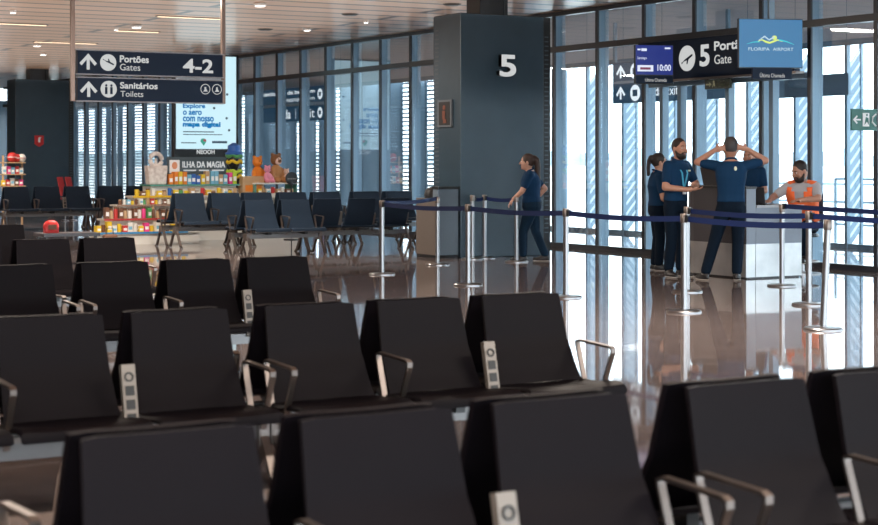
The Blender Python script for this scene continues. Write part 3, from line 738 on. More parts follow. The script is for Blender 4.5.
# ================================================================ COUNTER, BIN, CABINET
ct = thing('gate_counter', 'dark gate counter with a steel band at its foot and a lower right half', 'counter', (13.97, 16.44, 0))
ZB, ZL, ZH = 0.44, 0.93, 1.17
# footprint of the tall front: rounded at its far end
def foot(inset=0.0):
    pts = [(0+inset, 0+inset)]
    for k in range(7):
        a = math.pi*0.5*k/6; pts.append((0.30-(0.30-inset)*math.cos(a), 1.05+(0.30-inset)*math.sin(a)))
    pts += [(0.46-inset, 1.35-inset), (0.46-inset, 0.55+inset), (0.16-inset, 0.55+inset), (0.16-inset, 0+inset)]
    return pts
def slab(poly, z0, z1): return MB().rings([[(x, y, z0) for x, y in poly], [(x, y, z1) for x, y in poly]])
slab(foot(), ZB, ZH-0.03).build('tall_front', M_desk, ct, bevel=0.004)
slab(foot(0.004), 0.02, ZB).build('tall_band', M_band, ct)
slab(foot(-0.012), ZH-0.03, ZH).build('tall_top', M_black, ct)
M_low_lit = mat('low_front_lit', (0.20, 0.24, 0.30), 0.35)  # right-hand faces coloured paler for the light falling on them
lowp = [(0.165, 0), (0.93, 0), (0.93, 1.1), (0.47, 1.1), (0.47, 0.54), (0.165, 0.54)]
slab(lowp, ZB, ZL-0.03).build('low_front', M_low_lit, ct)
slab([(x, max(y, 0.004)) for x, y in lowp], 0.02, ZB).build('low_band', M_band, ct)
slab([(x+(0.02 if x > 0.9 else 0), y-0.015 if y == 0 else y) for x, y in lowp], ZL-0.03, ZL).build('low_top', mat('low_top', (0.38, 0.40, 0.44), 0.3), ct)
MB().bb(0.004, 0.156, -0.006, 0.0, ZB, ZH-0.03).build('lit_end_panel', M_low_lit, ct)  # paler lit tone laid over the end face
slab([(0.03, 0.02), (0.90, 0.02), (0.90, 1.08), (0.03, 1.08)], 0, 0.02).build('plinth', M_black, ct)
def laptop(label, x, y, z, rz, s=1.0):
    t = thing('laptop', label, 'laptop', (x, y, z), rz, 'computers on the counter')
    MB().bb(-0.17*s, 0.17*s, -0.12*s, 0.12*s, 0, 0.018).build('keyboard_base', M_black, t, bevel=0.003)
    r = Matrix.Rotation(-0.25, 3, 'X')
    MB().box(Vector((0, 0.115*s, 0.018))+r @ Vector((0, 0, 0.115*s)), (0.34*s, 0.012, 0.23*s), r).build('lid', mat('lid_dark', (0.03, 0.03, 0.035), 0.4), t, bevel=0.003)
    MB().box(Vector((0, 0.107*s, 0.018))+r @ Vector((0, 0, 0.115*s)), (0.31*s, 0.002, 0.20*s), r).build('display', mat('dim_display', (0.10, 0.16, 0.20), 0.2), t)
c_ = P(762, 204, ZL)
laptop('dark laptop on the low half of the counter facing the seated man', 14.33, 16.66, ZL, math.pi*0.5+0.5, 0.95)
c_ = P(713, 184.5, ZH)
laptop('black laptop standing on the tall half of the counter', 14.22, 17.28, ZH, math.pi*0.5, 1.0)
kb = thing('cable_tangle', 'small tangle of dark cables at the left end of the low counter top', 'cables', (14.28, 16.50, ZL))
for k in range(4):
    MB().tube([(R.uniform(-0.08, 0.1), R.uniform(-0.03, 0.03), 0.008+0.02*(j % 2)) for j in range(6)], 0.007, 6).build('cable', M_black, kb)
bn = thing('waste_cabinet', 'blue grey cabinet with brown side and black domed lid left of the pillar marked 5', 'cabinet', (12.99, 22.54, 0))
M_bb = mat('bin_brown', (0.20, 0.17, 0.15), 0.35, 0.5)
MB().bb(-0.18, 0.19, -0.31, -0.16, 0.05, 1.06).build('front_body', mat('cabinet_blue', (0.12, 0.16, 0.20), 0.35), bn, bevel=0.006)
MB().bb(-0.18, 0.19, -0.16, 0.33, 0.05, 0.92).build('rear_body', M_bb, bn, bevel=0.006)
MB().bb(-0.195, -0.18, -0.31, 0.33, 0.05, 0.92).build('brown_side_panel', M_bb, bn)
MB().bb(-0.19, 0.19, -0.30, 0.33, 0.0, 0.05).build('plinth', M_black, bn)
MB().bb(-0.19, 0.195, -0.34, -0.15, 1.06, 1.10).build('ledge', M_black, bn)
MB().lathe([(0.15, 0.92), (0.155, 0.98), (0.135, 1.05), (0.08, 1.085), (0.02, 1.095)], (-0.03, 0.06, 0), n=20).build('domed_lid', M_black, bn, smooth=True)

# ================================================================ PEOPLE
def remesh(mb, name, m, vox, smooth=5, fac=0.5):
    o = link('tmp', mb.mesh('tmp', None))
    r = o.modifiers.new('r', 'REMESH'); r.mode = 'VOXEL'; r.voxel_size = vox
    s = o.modifiers.new('s', 'SMOOTH'); s.factor = fac; s.iterations = smooth
    me = eval_mesh(o); old = o.data; C.objects.unlink(o); bpy.data.objects.remove(o); bpy.data.meshes.remove(old)
    me.name = name; me.materials.clear(); me.materials.append(m)
    me.polygons.foreach_set('use_smooth', [True]*len(me.polygons))
    return me
def hand(mb, wrist, dirn, palm_n, side, curl=0.5):
    """palm, four bent fingers of different length, thumb from the side of the palm"""
    d = Vector(dirn).normalized(); nrm = Vector(palm_n); nrm = (nrm-d*nrm.dot(d)).normalized(); sd = d.cross(nrm)*side
    wv = Vector(wrist); pc = wv+d*0.05
    rot = Matrix((sd, d, nrm)).transposed()
    mb.ell(pc, (0.042, 0.055, 0.019), rot)
    for k, (o_, L) in enumerate([(-0.030, 0.062), (-0.010, 0.074), (0.010, 0.070), (0.030, 0.054)]):
        p0 = pc+d*0.035+sd*o_
        p1 = p0+d*L*0.55; c1 = curl
        d2 = (d*math.cos(c1)+nrm*math.sin(c1)).normalized(); p2 = p1+d2*L*0.35
        d3 = (d*math.cos(1.8*c1)+nrm*math.sin(1.8*c1)).normalized(); p3 = p2+d3*L*0.3
        mb.caps(p0, p1, 0.010, 0.0095, 8); mb.caps(p1, p2, 0.0095, 0.009, 8); mb.caps(p2, p3, 0.009, 0.008, 8)
    q0 = pc-d*0.02-sd*0.035; q1 = q0-sd*0.03+d*0.028+nrm*0.01; q2 = q1+d*0.03+nrm*0.012-sd*0.004
    mb.caps(q0, q1, 0.013, 0.011, 8); mb.caps(q1, q2, 0.011, 0.009, 8)
def torso_rings(sp, tab, infl=0.0, n=20, lo=0.0, hi=9.0):
    """tab rows: (height, half width, half depth); sp(z) gives the axis point, so the trunk can lean"""
    rs = []
    for z, a, b in tab:
        if z < lo-1e-6 or z > hi+1e-6: continue
        c, xv, yv = sp(z)
        ring = []
        for k in range(n):
            t = 2*math.pi*k/n; ca, sa = math.cos(t), math.sin(t)
            ex_ = lambda q: math.copysign(abs(q)**0.85, q)
            ring.append(c+xv*(a+infl)*ex_(ca)+yv*(b+infl)*ex_(sa))
        rs.append(ring)
    return rs
TAB_M = [(0.84, 0.150, 0.095), (0.90, 0.170, 0.112), (0.98, 0.168, 0.115), (1.08, 0.155, 0.108), (1.18, 0.162, 0.112), (1.30, 0.182, 0.122), (1.40, 0.190, 0.115), (1.45, 0.165, 0.095), (1.49, 0.105, 0.075), (1.52, 0.060, 0.058)]
TAB_F = [(0.84, 0.160, 0.110), (0.90, 0.185, 0.130), (0.98, 0.178, 0.125), (1.08, 0.150, 0.108), (1.18, 0.150, 0.112), (1.28, 0.165, 0.132), (1.38, 0.168, 0.112), (1.44, 0.145, 0.085), (1.49, 0.085, 0.065), (1.52, 0.050, 0.050)]
def person(label, loc, heading, h, J, group, tab=TAB_M, lean=0.0, yaw=0.0, head=(0, 0), skin=None, shirt=None, trous=None,
           hair='short', hairm=None, beard=False, hands=None, seated=False, neckx=0.0, bulk=1.0, extra=None, hs=1.0):
    skin = skin or M_skin; shirt = shirt or M_navy; trous = trous or M_trou; hairm = hairm or M_hair
    t = thing('person', label, 'person', loc, heading, group, h/1.78)
    z_h = 0.92; V = Vector
    hipz = J.get('hipz', 0.92)
    dz = hipz-0.92
    def sp(z):
        q = max(0.0, z-0.95); f_ = q
        c = V((J.get('hx', 0), J.get('hy', 0)+math.sin(lean)*f_, z+dz-(1-math.cos(lean))*f_))
        a = yaw*min(1, q/0.4)
        return c, V((math.cos(a), math.sin(a), 0)), V((-math.sin(a)*1, math.cos(a), -math.sin(lean)*(1 if q > 0 else 0))).normalized()
    tab = [(z, a*bulk, b*bulk) for z, a, b in tab]
    nb, nx, ny = sp(1.50)
    up = V((0, math.sin(lean), math.cos(lean)))
    hc = nb+up*0.145+ny*0.035+nx*neckx
    HR = (Matrix.Rotation(head[0], 3, 'Z') @ Matrix.Rotation(head[1], 3, 'X'))
    hp = lambda x, y, z: hc+HR @ V((x*hs, y*hs, z*hs+(hs-1)*0.06))
    sh = {}
    for s in (-1, 1):
        c, xv, yv = sp(1.43); sh[s] = c+xv*s*0.175*bulk*(tab[6][1]/0.19/bulk if True else 1)
    el = {-1: V(J['eL']), 1: V(J['eR'])}; wr = {-1: V(J['wL']), 1: V(J['wR'])}
    kn = {-1: V(J['kL']), 1: V(J['kR'])}; an = {-1: V(J['aL']), 1: V(J['aR'])}; to = {-1: V(J['tL']), 1: V(J['tR'])}
    hip = {s: sp(0.90)[0]+V((s*0.088, 0, 0)) for s in (-1, 1)}
    B = MB()
    B.rings(torso_rings(sp, tab))
    B.caps(nb-up*0.06, hc-up*0.06, 0.060, 0.055)
    B.ell(hp(0, 0, 0), (0.076*hs, 0.096*hs, 0.118*hs), HR); B.ell(hp(0, 0.028, -0.062), (0.057*hs, 0.066*hs, 0.066*hs), HR); B.ell(hp(0, 0.075, -0.098), (0.026, 0.022, 0.022), HR)
    B.caps(hp(0, 0.092, 0.008), hp(0, 0.116, -0.030), 0.010, 0.016); B.ell(hp(0, 0.086, 0.028), (0.05, 0.015, 0.012), HR)
    for s in (-1, 1):
        B.ell(hp(s*0.078, -0.005, -0.012), (0.012, 0.022, 0.034), HR)
        B.caps(hp(s*0.045, 0.072, -0.030), hp(s*0.045, 0.070, -0.040), 0.024, 0.022)
        B.caps(sh[s], el[s], 0.056*bulk, 0.046); B.caps(el[s], wr[s], 0.046, 0.030)
        B.caps(sp(1.40)[0]+sp(1.40)[1]*s*0.09, sh[s], 0.075*bulk, 0.056*bulk)
        B.caps(hip[s], kn[s], 0.088*bulk, 0.058); B.caps(kn[s], kn[s].lerp(an[s], 0.35), 0.056, 0.056); B.caps(kn[s].lerp(an[s], 0.3), an[s], 0.056, 0.036)
        B.caps(an[s]-V((0, 0, 0.03)), to[s].lerp(an[s], 0.3), 0.032, 0.018)
        hd = (hands or {}).get(s, (wr[s]-el[s], V((-s, 0, -0.3)), 0.5))
        hand(B, wr[s], hd[0], hd[1], s, hd[2])
    link('body', remesh(B, 'body', skin, 0.0085, 3, 0.45), t)
    # shirt
    S = MB(); S.rings(torso_rings(sp, [r for r in tab if r[0] > (0.85 if seated else 0.95)], 0.016, hi=1.495))
    for s in (-1, 1):
        S.caps(sp(1.40)[0]+sp(1.40)[1]*s*0.09, sh[s], 0.088*bulk, 0.070*bulk)
        S.caps(sh[s], sh[s].lerp(el[s], 0.68), 0.070*bulk, 0.062)
    if seated: pass
    S.tube([nb+nx*0.068*math.cos(a)+ny*0.066*math.sin(a)+up*(0.012-0.02*math.sin(a)) for a in [2*math.pi*k/14 for k in range(14)]], 0.015, 8, closed=True)
    link('shirt', remesh(S, 'shirt', shirt, 0.011, 3), t)
    # trousers
    T = MB(); T.rings(torso_rings(sp, [r for r in tab if r[0] < 1.1], 0.011, hi=1.09))
    for s in (-1, 1):
        T.caps(hip[s], kn[s], 0.105*bulk, 0.078); T.caps(kn[s], an[s].lerp(kn[s], 0.08), 0.078, 0.066)
    link('trousers', remesh(T, 'trousers', trous, 0.012, 4), t)
    for s in (-1, 1):
        K = MB(); d = (to[s]-an[s]); d.z = 0; d.normalize(); sdv = V((-d.y, d.x, 0)); g = min(an[s].z, 0.09)
        base = an[s].z-0.09
        rot = Matrix((sdv, d, V((0, 0, 1)))).transposed()
        ct_ = V((an[s].x, an[s].y, base))+d*0.07
        K.ell(ct_+V((0, 0, 0.038)), (0.052, 0.150, 0.037), rot); K.ell(ct_-d*0.05+V((0, 0, 0.06)), (0.050, 0.090, 0.055), rot)
        so = link('shoe', remesh(K, 'shoe', M_shoe, 0.009, 2), t)
        MB().ell(ct_+V((0, 0, 0.009)), (0.047, 0.148, 0.009), rot).build('sole', M_sole, so, smooth=True)
    # hair
    Hh = MB()
    if hair == 'short':
        Hh.ell(hp(0, -0.014, 0.026), (0.081*hs, 0.098*hs, 0.102*hs), HR)
    else:
        Hh.ell(hp(0, -0.016, 0.020), (0.086*hs, 0.102*hs, 0.112*hs), HR)
        Hh.ell(hp(0, -0.105, 0.045), (0.05*hs, 0.055*hs, 0.055*hs), HR)
        pts = [hp(0, -0.11, 0.05), hp(0, -0.145, 0.02), hp(0, -0.155, -0.08), hp(0, -0.155, -0.18)]
        hq = 1.0 if hair == 'long' else 0.62
        if hair == 'long': pts += [hp(0, -0.17, -0.27), hp(0, -0.18, -0.33)]
        for a, b, r0, r1 in zip(pts[:-1], pts[1:], [0.042, 0.050, 0.050, 0.044, 0.034], [0.050, 0.050, 0.044, 0.034, 0.014]): Hh.caps(a, b, r0*hq, r1*hq)
    link('hair', remesh(Hh, 'hair', hairm, 0.009, 2), t)
    for s in (-1, 1):
        e_ = MB().ell(hp(s*0.032, 0.086, 0.004), (0.014, 0.008, 0.008), HR, 10, 6).build('eye', M_eyew, t, smooth=True)
        MB().ell(hp(s*0.032, 0.0935, 0.004), (0.006, 0.003, 0.006), HR, 8, 6).build('iris', M_hair, e_, smooth=True)
        MB().tube([hp(s*0.014, 0.100, 0.026), hp(s*0.035, 0.097, 0.032), hp(s*0.055, 0.082, 0.026)], 0.004, 6).build('eyebrow', hairm, t)
    MB().tube([hp(-0.026, 0.088, -0.066), hp(-0.01, 0.098, -0.064), hp(0.01, 0.098, -0.064), hp(0.026, 0.088, -0.066)], [0.003, 0.006, 0.006, 0.003], 6).build('mouth', M_lip, t)
    if beard:
        Bd = MB(); Bd.ell(hp(0, 0.034, -0.082), (0.064*hs, 0.068*hs, 0.056*hs), HR)
        for s in (-1, 1): Bd.caps(hp(s*0.066, 0.012, -0.03), hp(s*0.055, 0.04, -0.09), 0.016, 0.024)
        Bd.caps(hp(-0.03, 0.092, -0.052), hp(0.03, 0.092, -0.052), 0.008, 0.008)
        link('beard', remesh(Bd, 'beard', hairm, 0.008, 2), t)
    if extra: extra(t, sp, tab, hp, sh)
    return t
def heading(fx, fy): return math.atan2(fy, fx)-math.pi/2
def fwd(right, away): return heading(C3*right+S3*away, -S3*right+C3*away)

# man with hands behind his head, seen from behind
def emblem(t, sp, tab, hp, sh):
    c, xv, yv = sp(1.40)
    m = MB(); cc = c-yv*(tab[6][2]+0.020)+xv*0.045
    m.ell(cc, (0.018, 0.006, 0.028)); m.build('back_emblem', mat('emblem_pale', (0.6, 0.65, 0.5), 0.6), t, smooth=True)
pa = P(731, 280.5)
person('man in navy polo seen from behind with both hands behind his head', (pa.x, pa.y, 0), fwd(0.10, 1), 1.78,
       dict(eL=(-0.41, 0.09, 1.48), eR=(0.43, 0.08, 1.50), wL=(-0.20, -0.01, 1.63), wR=(0.20, -0.01, 1.64),
            kL=(-0.20, 0.02, 0.50), kR=(0.09, 0.03, 0.50), aL=(-0.32, -0.02, 0.09), aR=(0.07, -0.01, 0.09), tL=(-0.40, 0.13, 0.03), tR=(0.10, 0.16, 0.03)),
       'airport staff at the counter', hairm=M_hairg, extra=emblem, bulk=0.98, neckx=0.0, head=(0.0, 0.05), hs=1.18,
       hands={-1: (Vector((0.95, -0.25, 0.25)), Vector((0.3, 0.9, 0.2)), 0.5), 1: (Vector((-0.95, -0.25, 0.25)), Vector((-0.3, 0.9, 0.2)), 0.5)})
# bearded man leaning on the counter
def lanyard(t, sp, tab, hp, sh):
    c, xv, yv = sp(1.47); c2, xv2, yv2 = sp(1.16); c3, x3, y3 = sp(1.34)
    for s in (-1, 1):
        MB().strip([c+xv*s*0.07+yv*0.06, c3+x3*s*0.05+y3*(tab[5][2]+0.03), c2+xv2*s*0.008+yv2*(tab[4][2]+0.034)], xv, 0.026, 0.004).build('lanyard', M_cyan, t)
    MB().box(c2+yv2*(tab[4][2]+0.04)-Vector((0, 0, 0.05)), (0.06, 0.006, 0.085)).build('badge', M_white, t)
    MB().box(c3+y3*(tab[5][2]+0.022)+x3*(-0.09)+Vector((0, 0, 0.03)), (0.04, 0.006, 0.02)).build('chest_emblem', MATS['emblem_pale'], t)
pb = P(675.5, 277)
person('bearded man in navy polo with blue lanyard leaning his forearm on the counter', (pb.x, pb.y, 0), fwd(0.62, -0.78), 1.79,
       dict(eL=(-0.26, 0.12, 1.18), eR=(0.25, 0.06, 1.15), wL=(-0.06, 0.30, 1.17), wR=(0.02, 0.27, 1.12),
            kL=(-0.10, 0.03, 0.50), kR=(0.10, 0.03, 0.50), aL=(-0.11, -0.02, 0.09), aR=(0.11, -0.02, 0.09), tL=(-0.13, 0.15, 0.03), tR=(0.16, 0.15, 0.03)),
       'airport staff at the counter', beard=True, extra=lanyard, head=(-0.1, -0.02), lean=0.05, hs=1.08, bulk=0.94,
       hands={-1: (Vector((0.8, 0.5, 0.1)), Vector((0.3, -0.4, 0.8)), 0.7), 1: (Vector((-0.75, 0.6, 0.1)), Vector((0, 0, 1)), 0.4)})
# young woman with ponytail
pc_ = P(657, 270.5)
person('woman in navy polo with short ponytail standing left of the bearded man, arms folded', (pc_.x, pc_.y, 0), fwd(0.95, 0.1), 1.60,
       dict(eL=(-0.22, 0.02, 1.12), eR=(0.24, 0.04, 1.10), wL=(-0.02, 0.22, 1.02), wR=(0.03, 0.24, 0.98),
            kL=(-0.09, 0.03, 0.50), kR=(0.09, 0.03, 0.50), aL=(-0.09, -0.02, 0.09), aR=(0.10, 0.0, 0.09), tL=(-0.10, 0.15, 0.03), tR=(0.12, 0.17, 0.03)),
       'airport staff at the counter', tab=TAB_F, hair='tail', skin=M_skin2, bulk=0.95, hs=1.08)
# half hidden person behind the counter
pd = D(750, 23.3)
person('dark haired person in navy half hidden behind the man who holds his head', (pd.x, pd.y, 0), fwd(-0.5, -0.8), 1.68,
       dict(eL=(-0.24, 0.03, 1.15), eR=(0.24, 0.05, 1.15), wL=(-0.15, 0.26, 1.12), wR=(0.12, 0.28, 1.12),
            kL=(-0.10, 0.03, 0.50), kR=(0.10, 0.03, 0.50), aL=(-0.11, -0.02, 0.09), aR=(0.11, -0.02, 0.09), tL=(-0.12, 0.15, 0.03), tR=(0.13, 0.15, 0.03)),
       'airport staff at the counter', hairm=M_hair)
# seated man in orange vest
def vest(t, sp, tab, hp, sh):
    rs = torso_rings(sp, [r for r in tab if 0.9 < r[0] < 1.46], 0.030, n=28)
    v = MB(); n = 28; vs = [p for r in rs for p in r]; fs = []
    for i in range(len(rs)-1):
        for j in range(n):
            if i >= 3 and j in (6, 7): continue                 # open front
            if i == len(rs)-2 and j in (5, 6, 7, 8): continue
            fs.append((i*n+j, i*n+(j+1) % n, (i+1)*n+(j+1) % n, (i+1)*n+j))
    v.add(vs, fs); o = v.build('safety_vest', M_orange, t, smooth=True)
    s = o.modifiers.new('s', 'SOLIDIFY'); s.thickness = 0.008
    for sd in (-1, 1):
        a = sh[sd]; c, xv, yv = sp(1.42)
        MB().caps(c+xv*sd*0.085+Vector((0, 0, 0.035)), a+Vector((0, 0, 0.02))-xv*sd*0.02, 0.068, 0.062).build('vest_shoulder', M_orange, o, smooth=True)
    for sd in (-1, 1):
        MB().strip([sp(1.47)[0]+sp(1.47)[1]*sd*0.06+sp(1.47)[2]*0.07, sp(1.2)[0]+sp(1.2)[1]*sd*0.01+sp(1.2)[2]*0.15], (1, 0, 0), 0.02, 0.004).build('lanyard', mat('dark_lanyard', (0.03, 0.03, 0.05), 0.6), t)
pe = D(803.5, 22.3)
person('seated man with dark beard in orange safety vest working behind the counter', (pe.x, pe.y, 0), fwd(-0.5, -0.85), 1.80,
       dict(hipz=0.64, hy=-0.05, eL=(-0.26, 0.20, 0.99), eR=(0.34, 0.22, 1.0), wL=(-0.08, 0.45, 0.97), wR=(0.30, 0.46, 0.965),
            kL=(-0.12, 0.36, 0.62), kR=(0.12, 0.36, 0.62), aL=(-0.12, 0.30, 0.24), aR=(0.12, 0.30, 0.24), tL=(-0.13, 0.44, 0.18), tR=(0.13, 0.44, 0.18)),
       'airport staff at the counter', seated=True, shirt=M_gtee, beard=True, lean=0.22, head=(-0.55, -0.35), hs=1.12, extra=vest, bulk=1.04, skin=M_skin,
       hands={-1: (Vector((0.2, 0.95, -0.05)), Vector((0, 0, -1)), 0.35), 1: (Vector((-0.2, 0.95, -0.05)), Vector((0, 0, -1)), 0.35)})
stl = thing('counter_stool', 'tall stool with slim dark backrest under the seated man in the orange vest', 'stool', (pe.x, pe.y, 0), fwd(-0.5, -0.85))
MB().lathe([(0.21, 0.49), (0.215, 0.51), (0.20, 0.535)], (0, 0.03, 0), 24).build('seat', M_black, stl)
MB().lathe([(0.03, 0.02), (0.03, 0.49)], (0, 0.03, 0), 14).build('column', M_steel, stl)
MB().lathe([(0.24, 0), (0.24, 0.015), (0.04, 0.03)], (0, 0.03, 0), 24).build('base', M_steel, stl)
MB().tube([(0.21*math.cos(2*math.pi*k/20), 0.03+0.21*math.sin(2*math.pi*k/20), 0.165) for k in range(20)], 0.012, 8, closed=True).build('foot_ring', M_steel, stl)
MB().bb(-0.20, 0.20, -0.24, -0.215, 0.62, 1.06).build('backrest', mat('stool_back', (0.03, 0.05, 0.09), 0.5), stl, bevel=0.01)
MB().bb(-0.03, 0.03, -0.235, -0.12, 0.50, 0.66).build('back_support', M_steel, stl)
# walking woman with long ponytail
pf = P(532, 261.5)
person('woman in navy with long ponytail walking left past the pillar marked 5', (pf.x, pf.y, 0), fwd(-0.99, 0.12), 1.60,
       dict(eL=(-0.23, 0.15, 1.16), eR=(0.25, -0.20, 1.20), wL=(-0.14, 0.30, 1.03), wR=(0.21, -0.06, 1.03),
            kL=(-0.09, 0.14, 0.50), kR=(0.10, -0.05, 0.50), aL=(-0.08, 0.14, 0.09), aR=(0.10, -0.22, 0.09), tL=(-0.08, 0.32, 0.03), tR=(0.10, -0.05, 0.03)),
       None, tab=TAB_F, hair='long', hairm=mat('brown_hair', (0.035, 0.018, 0.013), 0.55), lean=0.06, bulk=1.2, hs=1.1, skin=M_skin2, trous=mat('blue_trousers', (0.004, 0.020, 0.044), 0.85, 0, 0.2),
       hands={-1: (Vector((0.1, 0.6, -0.75)), Vector((0.2, -0.6, -0.6)), 0.6)})
ph = thing('smartphone', 'teal lit phone held up by the bearded man', 'phone', (14.02, 17.0, ZH))
MB().box((0, 0, 0.085), (0.012, 0.085, 0.16)).build('case', M_black, ph, bevel=0.003)
MB().box((-0.0075, 0, 0.085), (0.003, 0.075, 0.14)).build('screen', mat('phone_teal', (0.03, 0.42, 0.50), 0.3, emit=0.7), ph)

# ================================================================ ADVERTISING TOTEM + GIFT STAND
XT, YT = 14.48, 35.6
tt = thing('advertising_totem', 'tall lit white advertising screen reading Explore o aero com nosso mapa digital', 'screen', (XT, YT, 0))
def tx(px): return ux(px, YT)-XT
ZTc = uZ(206, YT)
def tz(py): return hz(py, ZTc)
MB().bb(tx(174), tx(238.5), 0, 0.16, 0, tz(54)).build('casing', M_black, tt, bevel=0.01)
MB().bb(tx(176), tx(236), -0.006, 0, tz(149), tz(56)).build('screen', mat('screen_face', (0.60, 0.86, 0.95), 0.3, emit=0.8), tt)
mb_ = mat('screen_blue_text', (0.005, 0.20, 0.52), 0.5, emit=0.7)
for s_t, p0, p1, q0, q1, bo in [('Explore', 183, 205, 109.5, 104, 0.045), ('o aero', 183, 201.5, 115, 111, 0.06), ('com nosso', 183, 213.5, 121.5, 117, 0.06), ('mapa digital', 183, 220, 127.8, 122.3, 0.09)]:
    text(s_t, tx(p0), tx(p1), tz(q0), tz(q1), -0.006, mb_, tt, 'lettering', bo, 0.001)
mk = MB()
mk.bb(tx(183), tx(214), -0.009, -0.006, tz(132.4), tz(131.4)); mk.bb(tx(183), tx(222), -0.009, -0.006, tz(135), tz(134.2)); mk.bb(tx(181), tx(196), -0.009, -0.006, tz(143.4), tz(142.4)); mk.bb(tx(212), tx(227), -0.009, -0.006, tz(143.2), tz(141))
for px, py in ((214, 108), (226.5, 118), (229, 130), (227, 94)): mk.ell((tx(px), -0.008, tz(py)), (0.03, 0.003, 0.03), None, 10, 6)
mk.build('small_print', mat('screen_dark_text', (0.05, 0.12, 0.20), 0.5, emit=0.4), tt)
hh_ = MB(); hh_.ell((tx(203.3), -0.008, tz(141)), (0.07, 0.004, 0.06), None, 12, 8); hh_.prism([(tx(200.8), tz(142)), (tx(206), tz(142)), (tx(203.5), tz(145.8))], -0.01, -0.006)
hh_.build('heart_mark', mat('heart_green', (0.03, 0.35, 0.25), 0.5, emit=0.7), tt)
hr = MB(); hr.ell((tx(204.6), -0.012, tz(140.4)), (0.035, 0.004, 0.03), None, 10, 6); hr.build('heart_red_mark', mat('heart_red', (0.5, 0.05, 0.08), 0.5, emit=0.6), tt)
text('NEOOH', tx(196.8), tx(214.5), tz(154), tz(149.8), 0.0, M_sign_w, tt, 'lettering', 0.035, 0.004)

YG = 29.5
xl, xr = ux(150, YG), ux(240, YG)
gs_ = thing('gift_stand', 'stepped gift stand with glass shelves full of souvenirs before the lit screen', 'shop stand', (xl, YG, 0))
def G(px, y=YG): return ux(px, y)-xl
def GZ(py, px=195, y=YG): return hz(py, uZ(px, y))
Z1 = GZ(184.3); Z2 = GZ(195.5, 190, 29.25); Z3 = GZ(204.5, 150, 29.0); Z4 = GZ(218.5, 145, 28.75); Z5 = GZ(232, 140, 28.6)
shelves = [(150, 240, 0.0, Z1, 0.55), (133, 240, -0.25, Z2, 0.45), (117, 200, -0.5, Z3, 0.4), (104, 200, -0.7, Z4, 0.4), (94, 200, -0.9, Z5, 0.4)]
for i, (a, b, dy, z, dp) in enumerate(shelves):
    MB().bb(G(a, YG+dy), G(b, YG+dy), dy, dy+dp, z-0.03, z).build('shelf', M_shelfg if i == 0 else M_shop_w, gs_)
    if i: MB().bb(G(a, YG+dy), G(min(b, 188), YG+dy), dy-0.006, dy, z-0.032, z+0.004).build('edge_strip', mat('edge_%d' % i, [(0.7, 0.45, 0.02), (0.3, 0.2, 0.15), (0.4, 0.05, 0.05), (0.05, 0.25, 0.5)][i-1], 0.4), gs_)
    if i < 4:
        MB().bb(G(a, YG+dy)+0.06, G(b, YG+dy)-0.04, dy+0.10, dy+dp, (shelves[i+1][3]), z-0.03).build('riser', M_shop_w, gs_)
MB().bb(G(94, YG-0.9)+0.05, G(200, YG-0.9), -0.85, -0.5, 0, Z5-0.03).build('plinth', M_shop_w, gs_)
MB().bb(G(150), G(300), 0.05, 0.55, 0, Z2-0.06).build('back_case', M_shop_w, gs_)
MB().bb(G(243), G(296), -0.15, 0.4, Z2-0.06, Z2+0.02).build('side_shelf', M_shop_w, gs_)
MB().bb(G(252), G(296), -0.15, 0.4, GZ(184, 270), GZ(184, 270)+0.025).build('toy_shelf', M_shop_w, gs_)
for px in (253, 294): MB().bb(G(px)-0.015, G(px)+0.015, -0.12, 0.38, Z2, GZ(184, 270)).build('upright', M_shelfg, gs_)
# sign of the stand
st_ = thing('shop_sign', 'dark shop sign reading ILHA DA MAGIA on top of the gift stand', 'sign', (ux(199, 29.8), 29.8, 0))
def hx2(px): return ux(px, 29.8)-ux(199, 29.8)
zz = uZ(199, 29.8)
MB().bb(hx2(167.5), hx2(227), 0, 0.04, Z1, hz(157, zz)).build('board', mat('shop_board', (0.06, 0.085, 0.10), 0.5), st_)
MB().bb(hx2(169.5), hx2(179.5), -0.006, 0, hz(173, zz), hz(160, zz)).build('badge', M_white, st_)
MB().ell((hx2(174.5), -0.008, hz(165.5, zz)), (0.055, 0.005, 0.07)).build('badge_mark', mat('salmon', (0.7, 0.30, 0.16), 0.6), st_)
text('ILHA DA MAGIA', hx2(182.5), hx2(225), hz(167.5, zz), hz(161.5, zz), 0, M_sign_w, st_, 'lettering', 0.03, 0.002)
mk = MB()
for a, b in ((183.5, 196), (199, 209), (212, 224)): mk.bb(hx2(a), hx2(b), -0.003, 0, hz(171, zz), hz(169.7, zz))
mk.build('small_print', M_sign_w, st_)
